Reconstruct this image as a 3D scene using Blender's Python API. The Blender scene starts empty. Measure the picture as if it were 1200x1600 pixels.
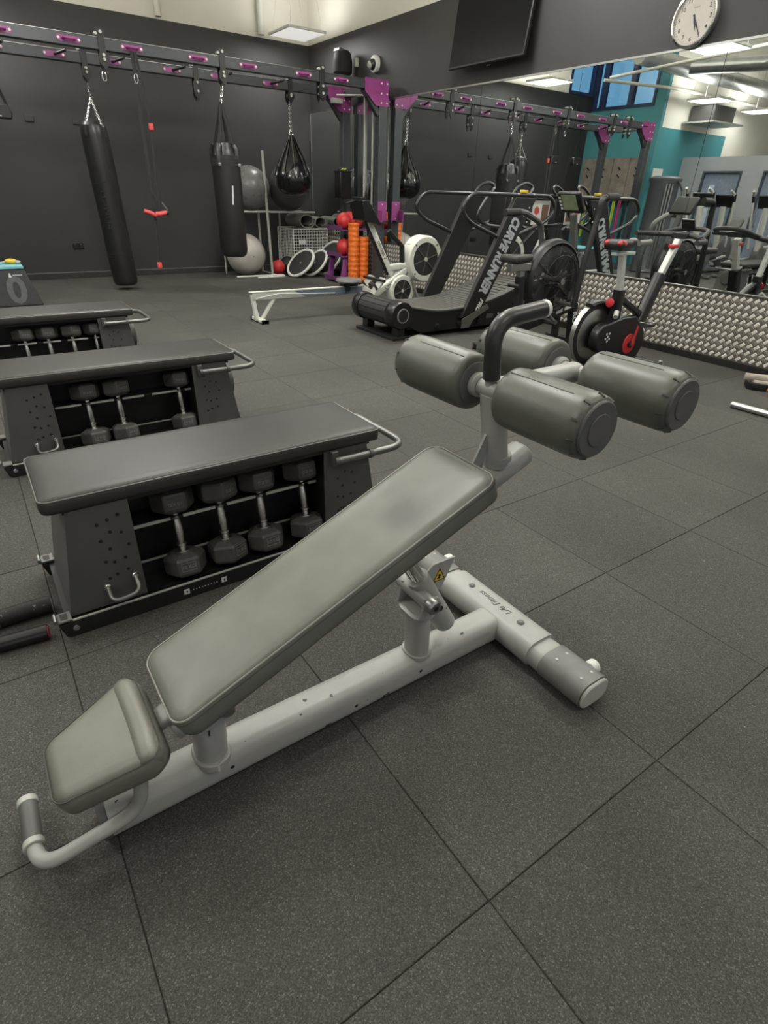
import bpy, bmesh, math, random
from mathutils import Vector, Matrix
random.seed(7)
PI = math.pi
scene = bpy.context.scene
COL = scene.collection

# ------------------------------------------------------------------ camera
cam = bpy.data.cameras.new('camera')
cam.sensor_fit = 'AUTO'; cam.sensor_width = 36.0; cam.lens = 875.498 / 1600 * 36.0
cam.clip_start = 0.02; cam.clip_end = 200
cam_ob = bpy.data.objects.new('camera', cam); COL.objects.link(cam_ob)
yaw, pitch, roll = math.radians(35.539), math.radians(29.7002), math.radians(2.03193)
fw = Vector((math.sin(yaw)*math.cos(pitch), math.cos(yaw)*math.cos(pitch), -math.sin(pitch)))
rt = Vector((math.cos(yaw), -math.sin(yaw), 0)); up = rt.cross(fw)
r2 = rt*math.cos(roll) + up*math.sin(roll); u2 = up*math.cos(roll) - rt*math.sin(roll)
m = Matrix((r2, u2, -fw)).transposed().to_4x4(); m.translation = (0, 0, 1.3682)
cam_ob.matrix_world = m
scene.camera = cam_ob

# ------------------------------------------------------------------ world, lamps, exposure
world = bpy.data.worlds.new('world'); scene.world = world; world.use_nodes = True
bg = world.node_tree.nodes['Background']
bg.inputs[0].default_value = (0.95, 0.97, 1.0, 1); bg.inputs[1].default_value = 0.7
scene.view_settings.view_transform = 'Standard'
scene.view_settings.look = 'None'
scene.view_settings.gamma = 1.0
scene.view_settings.use_curve_mapping = False
scene.view_settings.exposure = -0.2

LAMP_W = 58.0
ADDED_UPLIGHT = 1.9  # strength of the added upward fill that brightens the cream upper walls
# hanging ceiling panels: x, y, z, lamp scale
PANELS = [(5.2, 10.05, 3.45, 0.6), (1.26, 6.2, 3.45, 1.2), (0.73, 10.0, 3.45, 0.7), (-2.5, 8.3, 3.3, 0.22),
          (-4.8, 8.3, 3.3, 0.25), (1.3, 2.6, 3.6, 1.0), (1.3, -1.2, 3.6, 0.35), (4.4, 5.6, 3.9, 1.2),
          (4.4, 2.2, 3.9, 0.8), (-2.2, 4.6, 3.6, 1.1), (-2.2, 1.0, 3.6, 0.6), (4.4, -1.4, 3.9, 0.45)]

# ------------------------------------------------------------------ material helpers
MATS = {}
def mat(name, color, rough=0.5, metal=0.0, vary=0.12, scale=18.0, bump=0.0, bscale=200.0, spec=0.5, coat=0.0, emit=None, estr=0.0, alpha=1.0, chips=None):
    if name in MATS: return MATS[name]
    mt = bpy.data.materials.new(name); mt.use_nodes = True
    nt = mt.node_tree; N = nt.nodes; L = nt.links
    b = N['Principled BSDF']
    b.inputs['Roughness'].default_value = rough; b.inputs['Metallic'].default_value = metal
    b.inputs['Specular IOR Level'].default_value = spec
    b.inputs['Coat Weight'].default_value = coat
    tc = N.new('ShaderNodeTexCoord')
    nz = N.new('ShaderNodeTexNoise'); nz.inputs['Scale'].default_value = scale; nz.inputs['Detail'].default_value = 4
    L.new(tc.outputs['Object'], nz.inputs['Vector'])
    cr = N.new('ShaderNodeValToRGB')
    c = Vector(color)
    lo = c*(1-vary); hi = c*(1+vary)
    cr.color_ramp.elements[0].position = 0.3; cr.color_ramp.elements[1].position = 0.7
    cr.color_ramp.elements[0].color = (*lo, 1); cr.color_ramp.elements[1].color = (*hi, 1)
    L.new(nz.outputs['Fac'], cr.inputs['Fac'])
    out = cr.outputs['Color']
    if chips:
        n2 = N.new('ShaderNodeTexNoise'); n2.inputs['Scale'].default_value = chips[0]; n2.inputs['Detail'].default_value = 3
        L.new(tc.outputs['Object'], n2.inputs['Vector'])
        r3 = N.new('ShaderNodeValToRGB'); r3.color_ramp.elements[0].position = chips[1]; r3.color_ramp.elements[1].position = chips[1]+0.015
        L.new(n2.outputs['Fac'], r3.inputs['Fac'])
        mx = N.new('ShaderNodeMix'); mx.data_type = 'RGBA'
        L.new(r3.outputs['Color'], mx.inputs[0]); L.new(out, mx.inputs[6]); mx.inputs[7].default_value = (*chips[2], 1)
        out = mx.outputs[2]
    L.new(out, b.inputs['Base Color'])
    mr = N.new('ShaderNodeMapRange'); mr.inputs[3].default_value = max(0.0, rough-0.025); mr.inputs[4].default_value = min(1, rough+0.025)
    L.new(nz.outputs['Fac'], mr.inputs[0]); L.new(mr.outputs[0], b.inputs['Roughness'])
    if bump > 0:
        n4 = N.new('ShaderNodeTexNoise'); n4.inputs['Scale'].default_value = bscale; n4.inputs['Detail'].default_value = 3
        L.new(tc.outputs['Object'], n4.inputs['Vector'])
        bp = N.new('ShaderNodeBump'); bp.inputs['Strength'].default_value = bump; bp.inputs['Distance'].default_value = 0.002
        L.new(n4.outputs['Fac'], bp.inputs['Height']); L.new(bp.outputs[0], b.inputs['Normal'])
    if emit:
        b.inputs['Emission Color'].default_value = (*emit, 1); b.inputs['Emission Strength'].default_value = estr
    MATS[name] = mt
    return mt

def rubber_floor():
    mt = bpy.data.materials.new('rubber_crumb'); mt.use_nodes = True
    nt = mt.node_tree; N = nt.nodes; L = nt.links; b = N['Principled BSDF']
    g = N.new('ShaderNodeNewGeometry')
    v = N.new('ShaderNodeTexVoronoi'); v.inputs['Scale'].default_value = 400
    L.new(g.outputs['Position'], v.inputs['Vector'])
    sp = N.new('ShaderNodeSeparateColor'); L.new(v.outputs['Color'], sp.inputs[0])
    cr = N.new('ShaderNodeValToRGB'); e = cr.color_ramp.elements
    e[0].position = 0.0; e[0].color = (0.033, 0.0312, 0.0275, 1)
    e[1].position = 1.0; e[1].color = (0.15, 0.142, 0.125, 1)
    k = e.new(0.6); k.color = (0.062, 0.0585, 0.052, 1)
    k = e.new(0.92); k.color = (0.084, 0.079, 0.070, 1)
    L.new(sp.outputs[0], cr.inputs['Fac'])
    n = N.new('ShaderNodeTexNoise'); n.inputs['Scale'].default_value = 1.3; n.inputs['Detail'].default_value = 5
    L.new(g.outputs['Position'], n.inputs['Vector'])
    r2_ = N.new('ShaderNodeMapRange'); r2_.inputs[1].default_value = .3; r2_.inputs[2].default_value = .7; r2_.inputs[3].default_value = 0.82; r2_.inputs[4].default_value = 1.15
    L.new(n.outputs['Fac'], r2_.inputs[0])
    # each tile came from its own batch: a slightly different grey
    oi = N.new('ShaderNodeObjectInfo'); r4 = N.new('ShaderNodeMapRange'); r4.inputs[3].default_value = 0.93; r4.inputs[4].default_value = 1.07
    L.new(oi.outputs['Random'], r4.inputs[0])
    mm = N.new('ShaderNodeMath'); mm.operation = 'MULTIPLY'; L.new(r2_.outputs[0], mm.inputs[0]); L.new(r4.outputs[0], mm.inputs[1])
    mx = N.new('ShaderNodeVectorMath'); mx.operation = 'SCALE'
    L.new(cr.outputs['Color'], mx.inputs[0]); L.new(mm.outputs[0], mx.inputs['Scale'])
    # sparse white lint and paint flecks
    v2 = N.new('ShaderNodeTexVoronoi'); v2.inputs['Scale'].default_value = 9
    L.new(g.outputs['Position'], v2.inputs['Vector'])
    r3 = N.new('ShaderNodeValToRGB'); r3.color_ramp.elements[0].position = 0.02; r3.color_ramp.elements[0].color = (1, 1, 1, 1)
    r3.color_ramp.elements[1].position = 0.026; r3.color_ramp.elements[1].color = (0, 0, 0, 1)
    L.new(v2.outputs['Distance'], r3.inputs['Fac'])
    m2 = N.new('ShaderNodeMix'); m2.data_type = 'RGBA'
    L.new(r3.outputs['Color'], m2.inputs[0]); L.new(mx.outputs[0], m2.inputs[6]); m2.inputs[7].default_value = (0.32, 0.3, 0.27, 1)
    L.new(m2.outputs[2], b.inputs['Base Color'])
    b.inputs['Roughness'].default_value = 0.78; b.inputs['Specular IOR Level'].default_value = 0.35
    bp = N.new('ShaderNodeBump'); bp.inputs['Strength'].default_value = 0.35; bp.inputs['Distance'].default_value = 0.002
    L.new(v.outputs['Distance'], bp.inputs['Height']); L.new(bp.outputs[0], b.inputs['Normal'])
    MATS['rubber_crumb'] = mt; return mt

def mirror_mat():
    mt = bpy.data.materials.new('silvered_glass'); mt.use_nodes = True
    b = mt.node_tree.nodes['Principled BSDF']
    b.inputs['Base Color'].default_value = (0.86, 0.89, 0.87, 1); b.inputs['Metallic'].default_value = 1; b.inputs['Roughness'].default_value = 0.0
    return mt

def sky_tinted_glass():
    mt = bpy.data.materials.new('sky_blue_glass'); mt.use_nodes = True
    nt = mt.node_tree; N = nt.nodes; L = nt.links; N.remove(N['Principled BSDF'])
    t = N.new('ShaderNodeBsdfTransparent'); t.inputs[0].default_value = (0.50, 0.78, 0.97, 1)  # sky's blue is put into the pane tint; the world is near white
    g = N.new('ShaderNodeBsdfGlossy'); g.inputs['Roughness'].default_value = 0.02
    mx = N.new('ShaderNodeMixShader'); mx.inputs[0].default_value = 0.06
    L.new(t.outputs[0], mx.inputs[1]); L.new(g.outputs[0], mx.inputs[2]); L.new(mx.outputs[0], N['Material Output'].inputs[0])
    return mt

def mesh_cage():
    # fine wire gauze of the fan guard: mostly see-through
    mt = bpy.data.materials.new('fan_gauze'); mt.use_nodes = True
    nt = mt.node_tree; N = nt.nodes; L = nt.links; b = N['Principled BSDF']
    b.inputs['Base Color'].default_value = (0.015, 0.015, 0.015, 1); b.inputs['Roughness'].default_value = 0.5
    t = N.new('ShaderNodeBsdfTransparent'); mx = N.new('ShaderNodeMixShader'); mx.inputs[0].default_value = 0.36
    L.new(t.outputs[0], mx.inputs[1]); L.new(b.outputs[0], mx.inputs[2]); L.new(mx.outputs[0], N['Material Output'].inputs[0])
    return mt

def vinyl_worn():
    # olive grey upholstery; one dark smudge worn in near the top of the long pad, hips wear a paler band
    mt = bpy.data.materials.new('olive_vinyl_worn'); mt.use_nodes = True
    nt = mt.node_tree; N = nt.nodes; L = nt.links; b = N['Principled BSDF']
    tc = N.new('ShaderNodeTexCoord')
    nz = N.new('ShaderNodeTexNoise'); nz.inputs['Scale'].default_value = 9; nz.inputs['Detail'].default_value = 6
    L.new(tc.outputs['Object'], nz.inputs['Vector'])
    cr = N.new('ShaderNodeValToRGB'); e = cr.color_ramp.elements
    e[0].position = .3; e[0].color = (0.125, 0.130, 0.108, 1); e[1].position = .75; e[1].color = (0.168, 0.173, 0.146, 1)
    L.new(nz.outputs['Fac'], cr.inputs['Fac'])
    dist = N.new('ShaderNodeVectorMath'); dist.operation = 'DISTANCE'; dist.inputs[1].default_value = SMUDGE
    ns = N.new('ShaderNodeVectorMath'); ns.operation = 'SCALE'; ns.inputs['Scale'].default_value = 0.06
    L.new(nz.outputs['Color'], ns.inputs[0])
    ad = N.new('ShaderNodeVectorMath'); ad.operation = 'ADD'; L.new(tc.outputs['Object'], ad.inputs[0]); L.new(ns.outputs[0], ad.inputs[1])
    L.new(ad.outputs[0], dist.inputs[0])
    mr = N.new('ShaderNodeMapRange'); mr.interpolation_type = 'SMOOTHSTEP'
    mr.inputs[1].default_value = 0.02; mr.inputs[2].default_value = 0.095; mr.inputs[3].default_value = 0.62; mr.inputs[4].default_value = 0.0
    L.new(dist.outputs['Value'], mr.inputs[0])
    mx = N.new('ShaderNodeMix'); mx.data_type = 'RGBA'
    L.new(mr.outputs[0], mx.inputs[0]); L.new(cr.outputs['Color'], mx.inputs[6]); mx.inputs[7].default_value = (0.05, 0.052, 0.05, 1)
    L.new(mx.outputs[2], b.inputs['Base Color'])
    b.inputs['Roughness'].default_value = 0.42; b.inputs['Specular IOR Level'].default_value = 0.5
    n4 = N.new('ShaderNodeTexNoise'); n4.inputs['Scale'].default_value = 420; n4.inputs['Detail'].default_value = 2
    L.new(tc.outputs['Object'], n4.inputs['Vector'])
    bp = N.new('ShaderNodeBump'); bp.inputs['Strength'].default_value = 0.12; bp.inputs['Distance'].default_value = 0.001
    L.new(n4.outputs['Fac'], bp.inputs['Height']); L.new(bp.outputs[0], b.inputs['Normal'])
    return mt
SMUDGE = (0.21, 0.0, 0.67)

RUB = rubber_floor(); MIR = mirror_mat(); SKYTINT = sky_tinted_glass(); GAUZE = mesh_cage(); VWORN = vinyl_worn()
WALLD = mat('charcoal_paint', (0.031, 0.0303, 0.0295), 0.55, vary=0.10, scale=1.2, bump=0.05, bscale=60)
CREAM = mat('cream_paint', (0.73, 0.705, 0.615), 0.7, vary=0.05, scale=1.5)
CEIL = mat('ceiling_paint', (0.72, 0.70, 0.62), 0.8, vary=0.06, scale=1.0)
TEAL = mat('teal_paint', (0.055, 0.235, 0.26), 0.6, vary=0.06, scale=1.5)
GREYW = mat('pale_grey_paint', (0.34, 0.345, 0.355), 0.6, vary=0.05, scale=1.5)
NAVY = mat('navy_frame', (0.02, 0.03, 0.085), 0.4)
JOINT = mat('dark_subfloor', (0.02, 0.019, 0.018), 0.9)
SILV = mat('silver_paint', (0.345, 0.345, 0.32), 0.42, metal=0.0, vary=0.05, scale=14, chips=(30, 0.70, (0.03, 0.03, 0.028)))
SILVC = mat('silver_paint_clean', (0.34, 0.34, 0.318), 0.40, metal=0.0, vary=0.04)
CHROME = mat('chrome', (0.75, 0.75, 0.73), 0.12, metal=1.0, vary=0.03)
STEEL = mat('brushed_steel', (0.42, 0.42, 0.40), 0.32, metal=1.0, vary=0.08, scale=40)
KNURL = mat('worn_chrome', (0.62, 0.61, 0.58), 0.3, metal=1.0, vary=0.15, scale=90)
VOLIVE = mat('olive_vinyl', (0.096, 0.100, 0.082), 0.38, vary=0.10, scale=10, bump=0.1, bscale=420)
VSEAT = mat('olive_vinyl_seat', (0.15, 0.147, 0.122), 0.42, vary=0.12, scale=9, bump=0.12, bscale=420)
VDARK = mat('charcoal_vinyl', (0.036, 0.0345, 0.032), 0.40, vary=0.15, scale=7, bump=0.1, bscale=300, spec=0.3)
SEAM = mat('seam_thread', (0.06, 0.06, 0.05), 0.6)
PIPING = mat('seam_piping', (0.215, 0.215, 0.19), 0.35)
BLK = mat('black_powdercoat', (0.012, 0.012, 0.012), 0.42, vary=0.15, scale=30)
BLKG = mat('gloss_black_plastic', (0.010, 0.010, 0.010), 0.30, vary=0.1)
RUBK = mat('black_rubber', (0.022, 0.021, 0.020), 0.6, vary=0.2, scale=60, bump=0.15, bscale=150)
HEXR = mat('dumbbell_rubber', (0.056, 0.054, 0.050), 0.5, vary=0.22, scale=35, bump=0.12, bscale=180)
GREYST = mat('grey_panel_steel', (0.075, 0.074, 0.070), 0.45, vary=0.08, scale=9)
DGREY = mat('dark_grey_plastic', (0.085, 0.085, 0.080), 0.5, vary=0.1, scale=20)
MGREY = mat('mid_grey_plastic', (0.16, 0.16, 0.15), 0.45, vary=0.1, scale=20)
LGREY = mat('light_grey_plastic', (0.42, 0.42, 0.38), 0.4, vary=0.05)
RIGM = mat('slate_powdercoat', (0.044, 0.048, 0.052), 0.38, vary=0.1, scale=12)
PURP = mat('purple_powdercoat', (0.25, 0.045, 0.18), 0.4, vary=0.08)
PURPL = mat('lilac_powdercoat', (0.22, 0.06, 0.21), 0.45, vary=0.08)
RED = mat('red_rubber', (0.50, 0.028, 0.028), 0.5, vary=0.12)
REDH = mat('red_foam', (0.62, 0.07, 0.07), 0.6, vary=0.1)
ORNG = mat('orange_foam', (0.72, 0.15, 0.015), 0.55, vary=0.1, scale=30, bump=0.3, bscale=60)
WHITEP = mat('white_plastic', (0.68, 0.68, 0.63), 0.4, vary=0.04)
OFFW = mat('offwhite_powdercoat', (0.62, 0.62, 0.55), 0.42, vary=0.06, scale=12)
BAGV = mat('bag_vinyl', (0.016, 0.0155, 0.015), 0.33, vary=0.15, scale=10, bump=0.35, bscale=22)
BAGP = mat('bag_patent', (0.008, 0.008, 0.008), 0.12, vary=0.1, bump=0.15, bscale=18)
BALLG = mat('grey_gym_ball', (0.13, 0.13, 0.125), 0.28, vary=0.05)
BALLP = mat('pearl_gym_ball', (0.42, 0.40, 0.36), 0.3, vary=0.05)
BALLD = mat('dark_gym_ball', (0.060, 0.060, 0.058), 0.3, vary=0.05)
MATG = mat('grey_foam_mat', (0.20, 0.20, 0.175), 0.8, vary=0.1, bump=0.2, bscale=120)
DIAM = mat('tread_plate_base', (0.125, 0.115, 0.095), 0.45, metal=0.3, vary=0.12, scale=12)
DIAMB = mat('tread_plate_lit', (0.66, 0.63, 0.56), 0.42, metal=0.15, vary=0.08, scale=20)  # brighter copy of the plate metal, for bars that catch the light
YEL = mat('yellow_sticker', (0.75, 0.52, 0.03), 0.5)
YELG = mat('lime_band', (0.45, 0.55, 0.05), 0.5)
PINK = mat('pink_band', (0.45, 0.04, 0.16), 0.5)
BLUEB = mat('blue_band', (0.05, 0.12, 0.38), 0.5)
TEALE = mat('teal_edge', (0.20, 0.48, 0.52), 0.5)
WOOD = mat('grey_board', (0.22, 0.19, 0.155), 0.7, vary=0.25, scale=6)
WEBB = mat('black_webbing', (0.014, 0.014, 0.014), 0.75, vary=0.2, scale=80)
SCREEN = mat('switched_off_screen', (0.004, 0.004, 0.005), 0.08, vary=0.02, spec=0.22)
LCD = mat('console_display', (0.22, 0.27, 0.16), 0.3)
DIFF = mat('panel_diffuser', (0.8, 0.8, 0.8), 0.5, emit=(1.0, 0.97, 0.92), estr=0.75)
PAPER = mat('printed_card', (0.62, 0.6, 0.56), 0.6, vary=0.03)
REDPR = mat('red_print', (0.45, 0.06, 0.05), 0.6)
DUCT = mat('galvanised_duct', (0.46, 0.47, 0.45), 0.35, metal=0.9, vary=0.12, scale=5)
BROWN = mat('brown_print', (0.16, 0.09, 0.06), 0.6)
FACE = mat('clock_face', (0.42, 0.39, 0.35), 0.45, vary=0.02)
INK = mat('black_ink', (0.01, 0.01, 0.01), 0.5)
WINK = mat('white_ink', (0.62, 0.62, 0.60), 0.5)
GINK = mat('grey_ink', (0.12, 0.12, 0.12), 0.5)
LEATHER = mat('beige_suede', (0.40, 0.36, 0.30), 0.7, vary=0.12)
ORINK = mat('orange_ink', (0.6, 0.22, 0.06), 0.5)

# ------------------------------------------------------------------ mesh builder (world coordinates)
class MB:
    def __init__(s): s.v = []; s.f = []
    def add(s, vs, fs):
        o = len(s.v); s.v += [Vector(v) for v in vs]; s.f += [tuple(i+o for i in f) for f in fs]; return s
    def box(s, lo, hi, R=None, c=None):
        (x0, y0, z0), (x1, y1, z1) = lo, hi
        vs = [Vector(p) for p in ((x0,y0,z0),(x1,y0,z0),(x1,y1,z0),(x0,y1,z0),(x0,y0,z1),(x1,y0,z1),(x1,y1,z1),(x0,y1,z1))]
        if R is not None:
            cc = Vector(c) if c else (Vector(lo)+Vector(hi))/2
            vs = [R @ (v-cc) + cc for v in vs]
        return s.add(vs, [(0,3,2,1),(4,5,6,7),(0,1,5,4),(1,2,6,5),(2,3,7,6),(3,0,4,7)])
    def beam(s, a, b, w, h, side=None):
        # rectangular bar from a to b: w across 'side', h the other way
        a = Vector(a); b = Vector(b); d = (b-a).normalized()
        sd = Vector(side) if side else (Vector((0,1,0)) if abs(d.y) < 0.9 else Vector((1,0,0)))
        sd = (sd - d*sd.dot(d)).normalized(); n = d.cross(sd)
        vs = []
        for p in (a, b):
            for i, j in ((-1,-1),(1,-1),(1,1),(-1,1)): vs.append(p + sd*(w/2*i) + n*(h/2*j))
        return s.add(vs, [(0,3,2,1),(4,5,6,7),(0,1,5,4),(1,2,6,5),(2,3,7,6),(3,0,4,7)])
    def obeam(s, a, b, w, h, side=None, seg=8, rr=0.5):
        # bar with rounded (flat-oval) section
        a = Vector(a); b = Vector(b); d = (b-a).normalized()
        sd = Vector(side) if side else (Vector((0,1,0)) if abs(d.y) < 0.9 else Vector((1,0,0)))
        sd = (sd - d*sd.dot(d)).normalized(); n = d.cross(sd)
        r = min(w, h)*rr; pts = []
        for cx, cy, a0 in ((w/2-r, h/2-r, 0), (-w/2+r, h/2-r, PI/2), (-w/2+r, -h/2+r, PI), (w/2-r, -h/2+r, 1.5*PI)):
            for k in range(seg//2+1):
                t = a0 + PI/2*k/(seg//2); pts.append((cx+r*math.cos(t), cy+r*math.sin(t)))
        m_ = len(pts); vs = [p + sd*x + n*y for p in (a, b) for x, y in pts]
        fs = [(i, (i+1) % m_, m_+(i+1) % m_, m_+i) for i in range(m_)] + [tuple(range(m_-1, -1, -1)), tuple(range(m_, 2*m_))]
        return s.add(vs, fs)
    def lathe(s, base, axis, prof, seg=20, cap=True, ref=None):
        # prof = list of (radius, distance along axis)
        base = Vector(base); ax = Vector(axis).normalized()
        rf = Vector(ref) if ref else (Vector((0,0,1)) if abs(ax.z) < 0.9 else Vector((1,0,0)))
        u = (rf - ax*rf.dot(ax)).normalized(); w = ax.cross(u); vs = []; fs = []
        for r, h in prof:
            for k in range(seg):
                t = 2*PI*k/seg; vs.append(base + ax*h + u*(r*math.cos(t)) + w*(r*math.sin(t)))
        for i in range(len(prof)-1):
            for k in range(seg):
                k2 = (k+1) % seg; fs.append((i*seg+k, i*seg+k2, (i+1)*seg+k2, (i+1)*seg+k))
        if cap:
            fs.append(tuple(range(seg-1, -1, -1))); o = (len(prof)-1)*seg; fs.append(tuple(range(o, o+seg)))
        return s.add(vs, fs)
    def cyl(s, a, b, r, r1=None, seg=16, ref=None):
        a = Vector(a); b = Vector(b); return s.lathe(a, b-a, [(r, 0), (r if r1 is None else r1, (b-a).length)], seg, ref=ref)
    def ball(s, c, r, seg=20, rings=12, sc=(1,1,1)):
        vs = []; fs = []; c = Vector(c)
        vs.append(c+Vector((0,0,-r*sc[2])))
        for i in range(1, rings):
            ph = -PI/2 + PI*i/rings
            for k in range(seg):
                t = 2*PI*k/seg; vs.append(c+Vector((r*sc[0]*math.cos(ph)*math.cos(t), r*sc[1]*math.cos(ph)*math.sin(t), r*sc[2]*math.sin(ph))))
        vs.append(c+Vector((0,0,r*sc[2]))); last = len(vs)-1
        for k in range(seg): fs.append((0, 1+(k+1) % seg, 1+k))
        for i in range(rings-2):
            for k in range(seg):
                a = 1+i*seg+k; b = 1+i*seg+(k+1) % seg; fs.append((a, b, b+seg, a+seg))
        o = 1+(rings-2)*seg
        for k in range(seg): fs.append((o+k, o+(k+1) % seg, last))
        return s.add(vs, fs)
    def tube(s, pts, r, seg=10, closed=False, rs=None, flat=None):
        P = [Vector(p) for p in pts]; n = len(P); T = []
        for i in range(n):
            a = P[(i-1) % n] if (closed or i > 0) else P[i]; b = P[(i+1) % n] if (closed or i < n-1) else P[i]
            T.append((b-a).normalized())
        rf = Vector((0,0,1)) if abs(T[0].z) < 0.9 else Vector((1,0,0))
        u = (rf - T[0]*rf.dot(T[0])).normalized(); vs = []; fs = []
        for i in range(n):
            u = (u - T[i]*u.dot(T[i])).normalized(); w = T[i].cross(u); rr = rs[i] if rs else r
            for k in range(seg):
                t = 2*PI*k/seg; vs.append(P[i] + u*(rr*math.cos(t)) + w*((flat or rr)*math.sin(t)))
        for i in range(n if closed else n-1):
            j = (i+1) % n
            for k in range(seg):
                k2 = (k+1) % seg; fs.append((i*seg+k, i*seg+k2, j*seg+k2, j*seg+k))
        if not closed: fs.append(tuple(range(seg-1, -1, -1))); fs.append(tuple(range((n-1)*seg, n*seg)))
        return s.add(vs, fs)
    def prism(s, poly, ext):
        # polygon (3D points) extruded by vector ext
        P = [Vector(p) for p in poly]; e = Vector(ext); n = len(P)
        return s.add(P + [p+e for p in P], [tuple(range(n-1, -1, -1)), tuple(range(n, 2*n))] + [(i, (i+1) % n, n+(i+1) % n, n+i) for i in range(n)])
    def slab(s, fr, x0, x1, w0, w1, r, layers, seg=6, r1=None):
        # upholstered pad: rounded outline in (u, v), stacked (inset, height) layers, mapped by fr(u, v, h)
        def ring(d):
            out = []
            for (cx, cy, w, a0, rr) in ((x1, 1, w1, 0, r1 or r), (x0, 1, w0, PI/2, r), (x0, -1, w0, PI, r), (x1, -1, w1, 1.5*PI, r1 or r)):
                q = max(rr-d, 0.004); sx = 1 if cx == x1 else -1
                ox = cx - sx*(d+q); oy = cy*(w/2-d-q)
                for k in range(seg+1):
                    t = a0 + PI/2*k/seg; out.append((ox+q*math.cos(t), oy+q*math.sin(t)))
            return out
        m_ = 4*(seg+1); vs = []; fs = []
        for d, h in layers: vs += [Vector(fr(u, v, h)) for u, v in ring(d)]
        for i in range(len(layers)-1):
            for k in range(m_):
                k2 = (k+1) % m_; fs.append((i*m_+k, i*m_+k2, (i+1)*m_+k2, (i+1)*m_+k))
        fs.append(tuple(range(m_-1, -1, -1))); o = (len(layers)-1)*m_; fs.append(tuple(range(o, o+m_)))
        return s.add(vs, fs)
    def mesh(s, name, mt, off=None, smooth=True, ang=38):
        me = bpy.data.meshes.new(name); off = off or Vector((0,0,0))
        me.from_pydata([v-off for v in s.v], [], s.f)
        bm = bmesh.new(); bm.from_mesh(me); bmesh.ops.recalc_face_normals(bm, faces=bm.faces); bm.to_mesh(me); bm.free()
        me.materials.append(mt)
        if smooth:
            me.polygons.foreach_set('use_smooth', [True]*len(me.polygons)); me.set_sharp_from_angle(angle=math.radians(ang))
        me.update(); return me
    def build(s, name, mt, parent=None, bevel=0.0, smooth=True, ang=38, label=None, bseg=2, loc=None):
        off = wloc(parent) if parent else (Vector(loc) if loc else s.base())
        o = bpy.data.objects.new(name, s.mesh(name, mt, off, smooth, ang)); COL.objects.link(o)
        if parent: o.parent = parent
        else: o.location = off
        if bevel > 0:
            b = o.modifiers.new('bevel', 'BEVEL'); b.width = bevel; b.segments = bseg; b.limit_method = 'ANGLE'; b.angle_limit = math.radians(40)
        if label: o['label'] = label
        return o
    def base(s):
        xs = [v.x for v in s.v]; ys = [v.y for v in s.v]; zs = [v.z for v in s.v]
        return Vector(((min(xs)+max(xs))/2, (min(ys)+max(ys))/2, min(zs)))

def wloc(o):
    l = Vector(o.location)
    return l + wloc(o.parent) if o.parent else l
def B(*a, **k): return MB().box(*a, **k)
def tag(o, label, cat, group=None):
    o['label'] = label; o['category'] = cat
    if group: o['group'] = group
    return o
def thing(name, label, cat, loc, group=None):
    o = bpy.data.objects.new(name, None); COL.objects.link(o); o.location = loc; o.empty_display_size = 0.1
    return tag(o, label, cat, group)
def struct(o): o['kind'] = 'structure'; return o
def stuff(o): o['kind'] = 'stuff'; return o
def dup(o, loc, label=None, group=None):
    r = o.copy(); COL.objects.link(r); r.location = loc
    if label: r['label'] = label
    if group: r['group'] = group
    for ch in o.children:
        c = ch.copy(); COL.objects.link(c); c.parent = r
        for g in ch.children:
            d = g.copy(); COL.objects.link(d); d.parent = c
    return r
def fillet(pts, r, n=5):
    # round the corners of a polyline
    P = [Vector(p) for p in pts]; out = [P[0]]
    for i in range(1, len(P)-1):
        a = (P[i-1]-P[i]); b = (P[i+1]-P[i]); q = min(r, a.length*0.49, b.length*0.49)
        p0 = P[i]+a.normalized()*q; p1 = P[i]+b.normalized()*q
        for k in range(n+1):
            t = k/n; out.append(p0*(1-t)**2 + P[i]*2*t*(1-t) + p1*t*t)
    return out + [P[-1]]
def arc(c, r, a0, a1, n, u, v):
    c = Vector(c); u = Vector(u); v = Vector(v)
    return [c + u*(r*math.cos(a0+(a1-a0)*k/n)) + v*(r*math.sin(a0+(a1-a0)*k/n)) for k in range(n+1)]
def text(name, body, size, pos, right, upv, mt, parent, depth=0.0006, bold=0.0, shear=0.0, fit=None, align='CENTER'):
    cu = bpy.data.curves.new(name, 'FONT'); cu.body = body; cu.size = size; cu.align_x = align; cu.align_y = 'CENTER'
    cu.extrude = depth; cu.offset = bold; cu.shear = shear; cu.resolution_u = 3
    t = bpy.data.objects.new('tmp_text', cu); COL.objects.link(t)
    dg = bpy.context.evaluated_depsgraph_get(); me = bpy.data.meshes.new_from_object(t.evaluated_get(dg))
    bpy.data.objects.remove(t); bpy.data.curves.remove(cu)
    r_ = Vector(right).normalized(); u_ = Vector(upv); u_ = (u_-r_*u_.dot(r_)).normalized(); n_ = r_.cross(u_)
    M = Matrix((r_, u_, n_)).transposed().to_4x4(); M.translation = Vector(pos) - wloc(parent)
    if fit:
        xs = [v.co.x for v in me.vertices]; M = M @ Matrix.Diagonal((fit/(max(xs)-min(xs)), 1, 1, 1))
    me.transform(M); me.materials.clear(); me.materials.append(mt); me.name = name
    o = bpy.data.objects.new(name, me); COL.objects.link(o); o.parent = parent
    return o

XM, YB = 5.85, 10.90      # mirror wall plane, back wall plane
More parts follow.
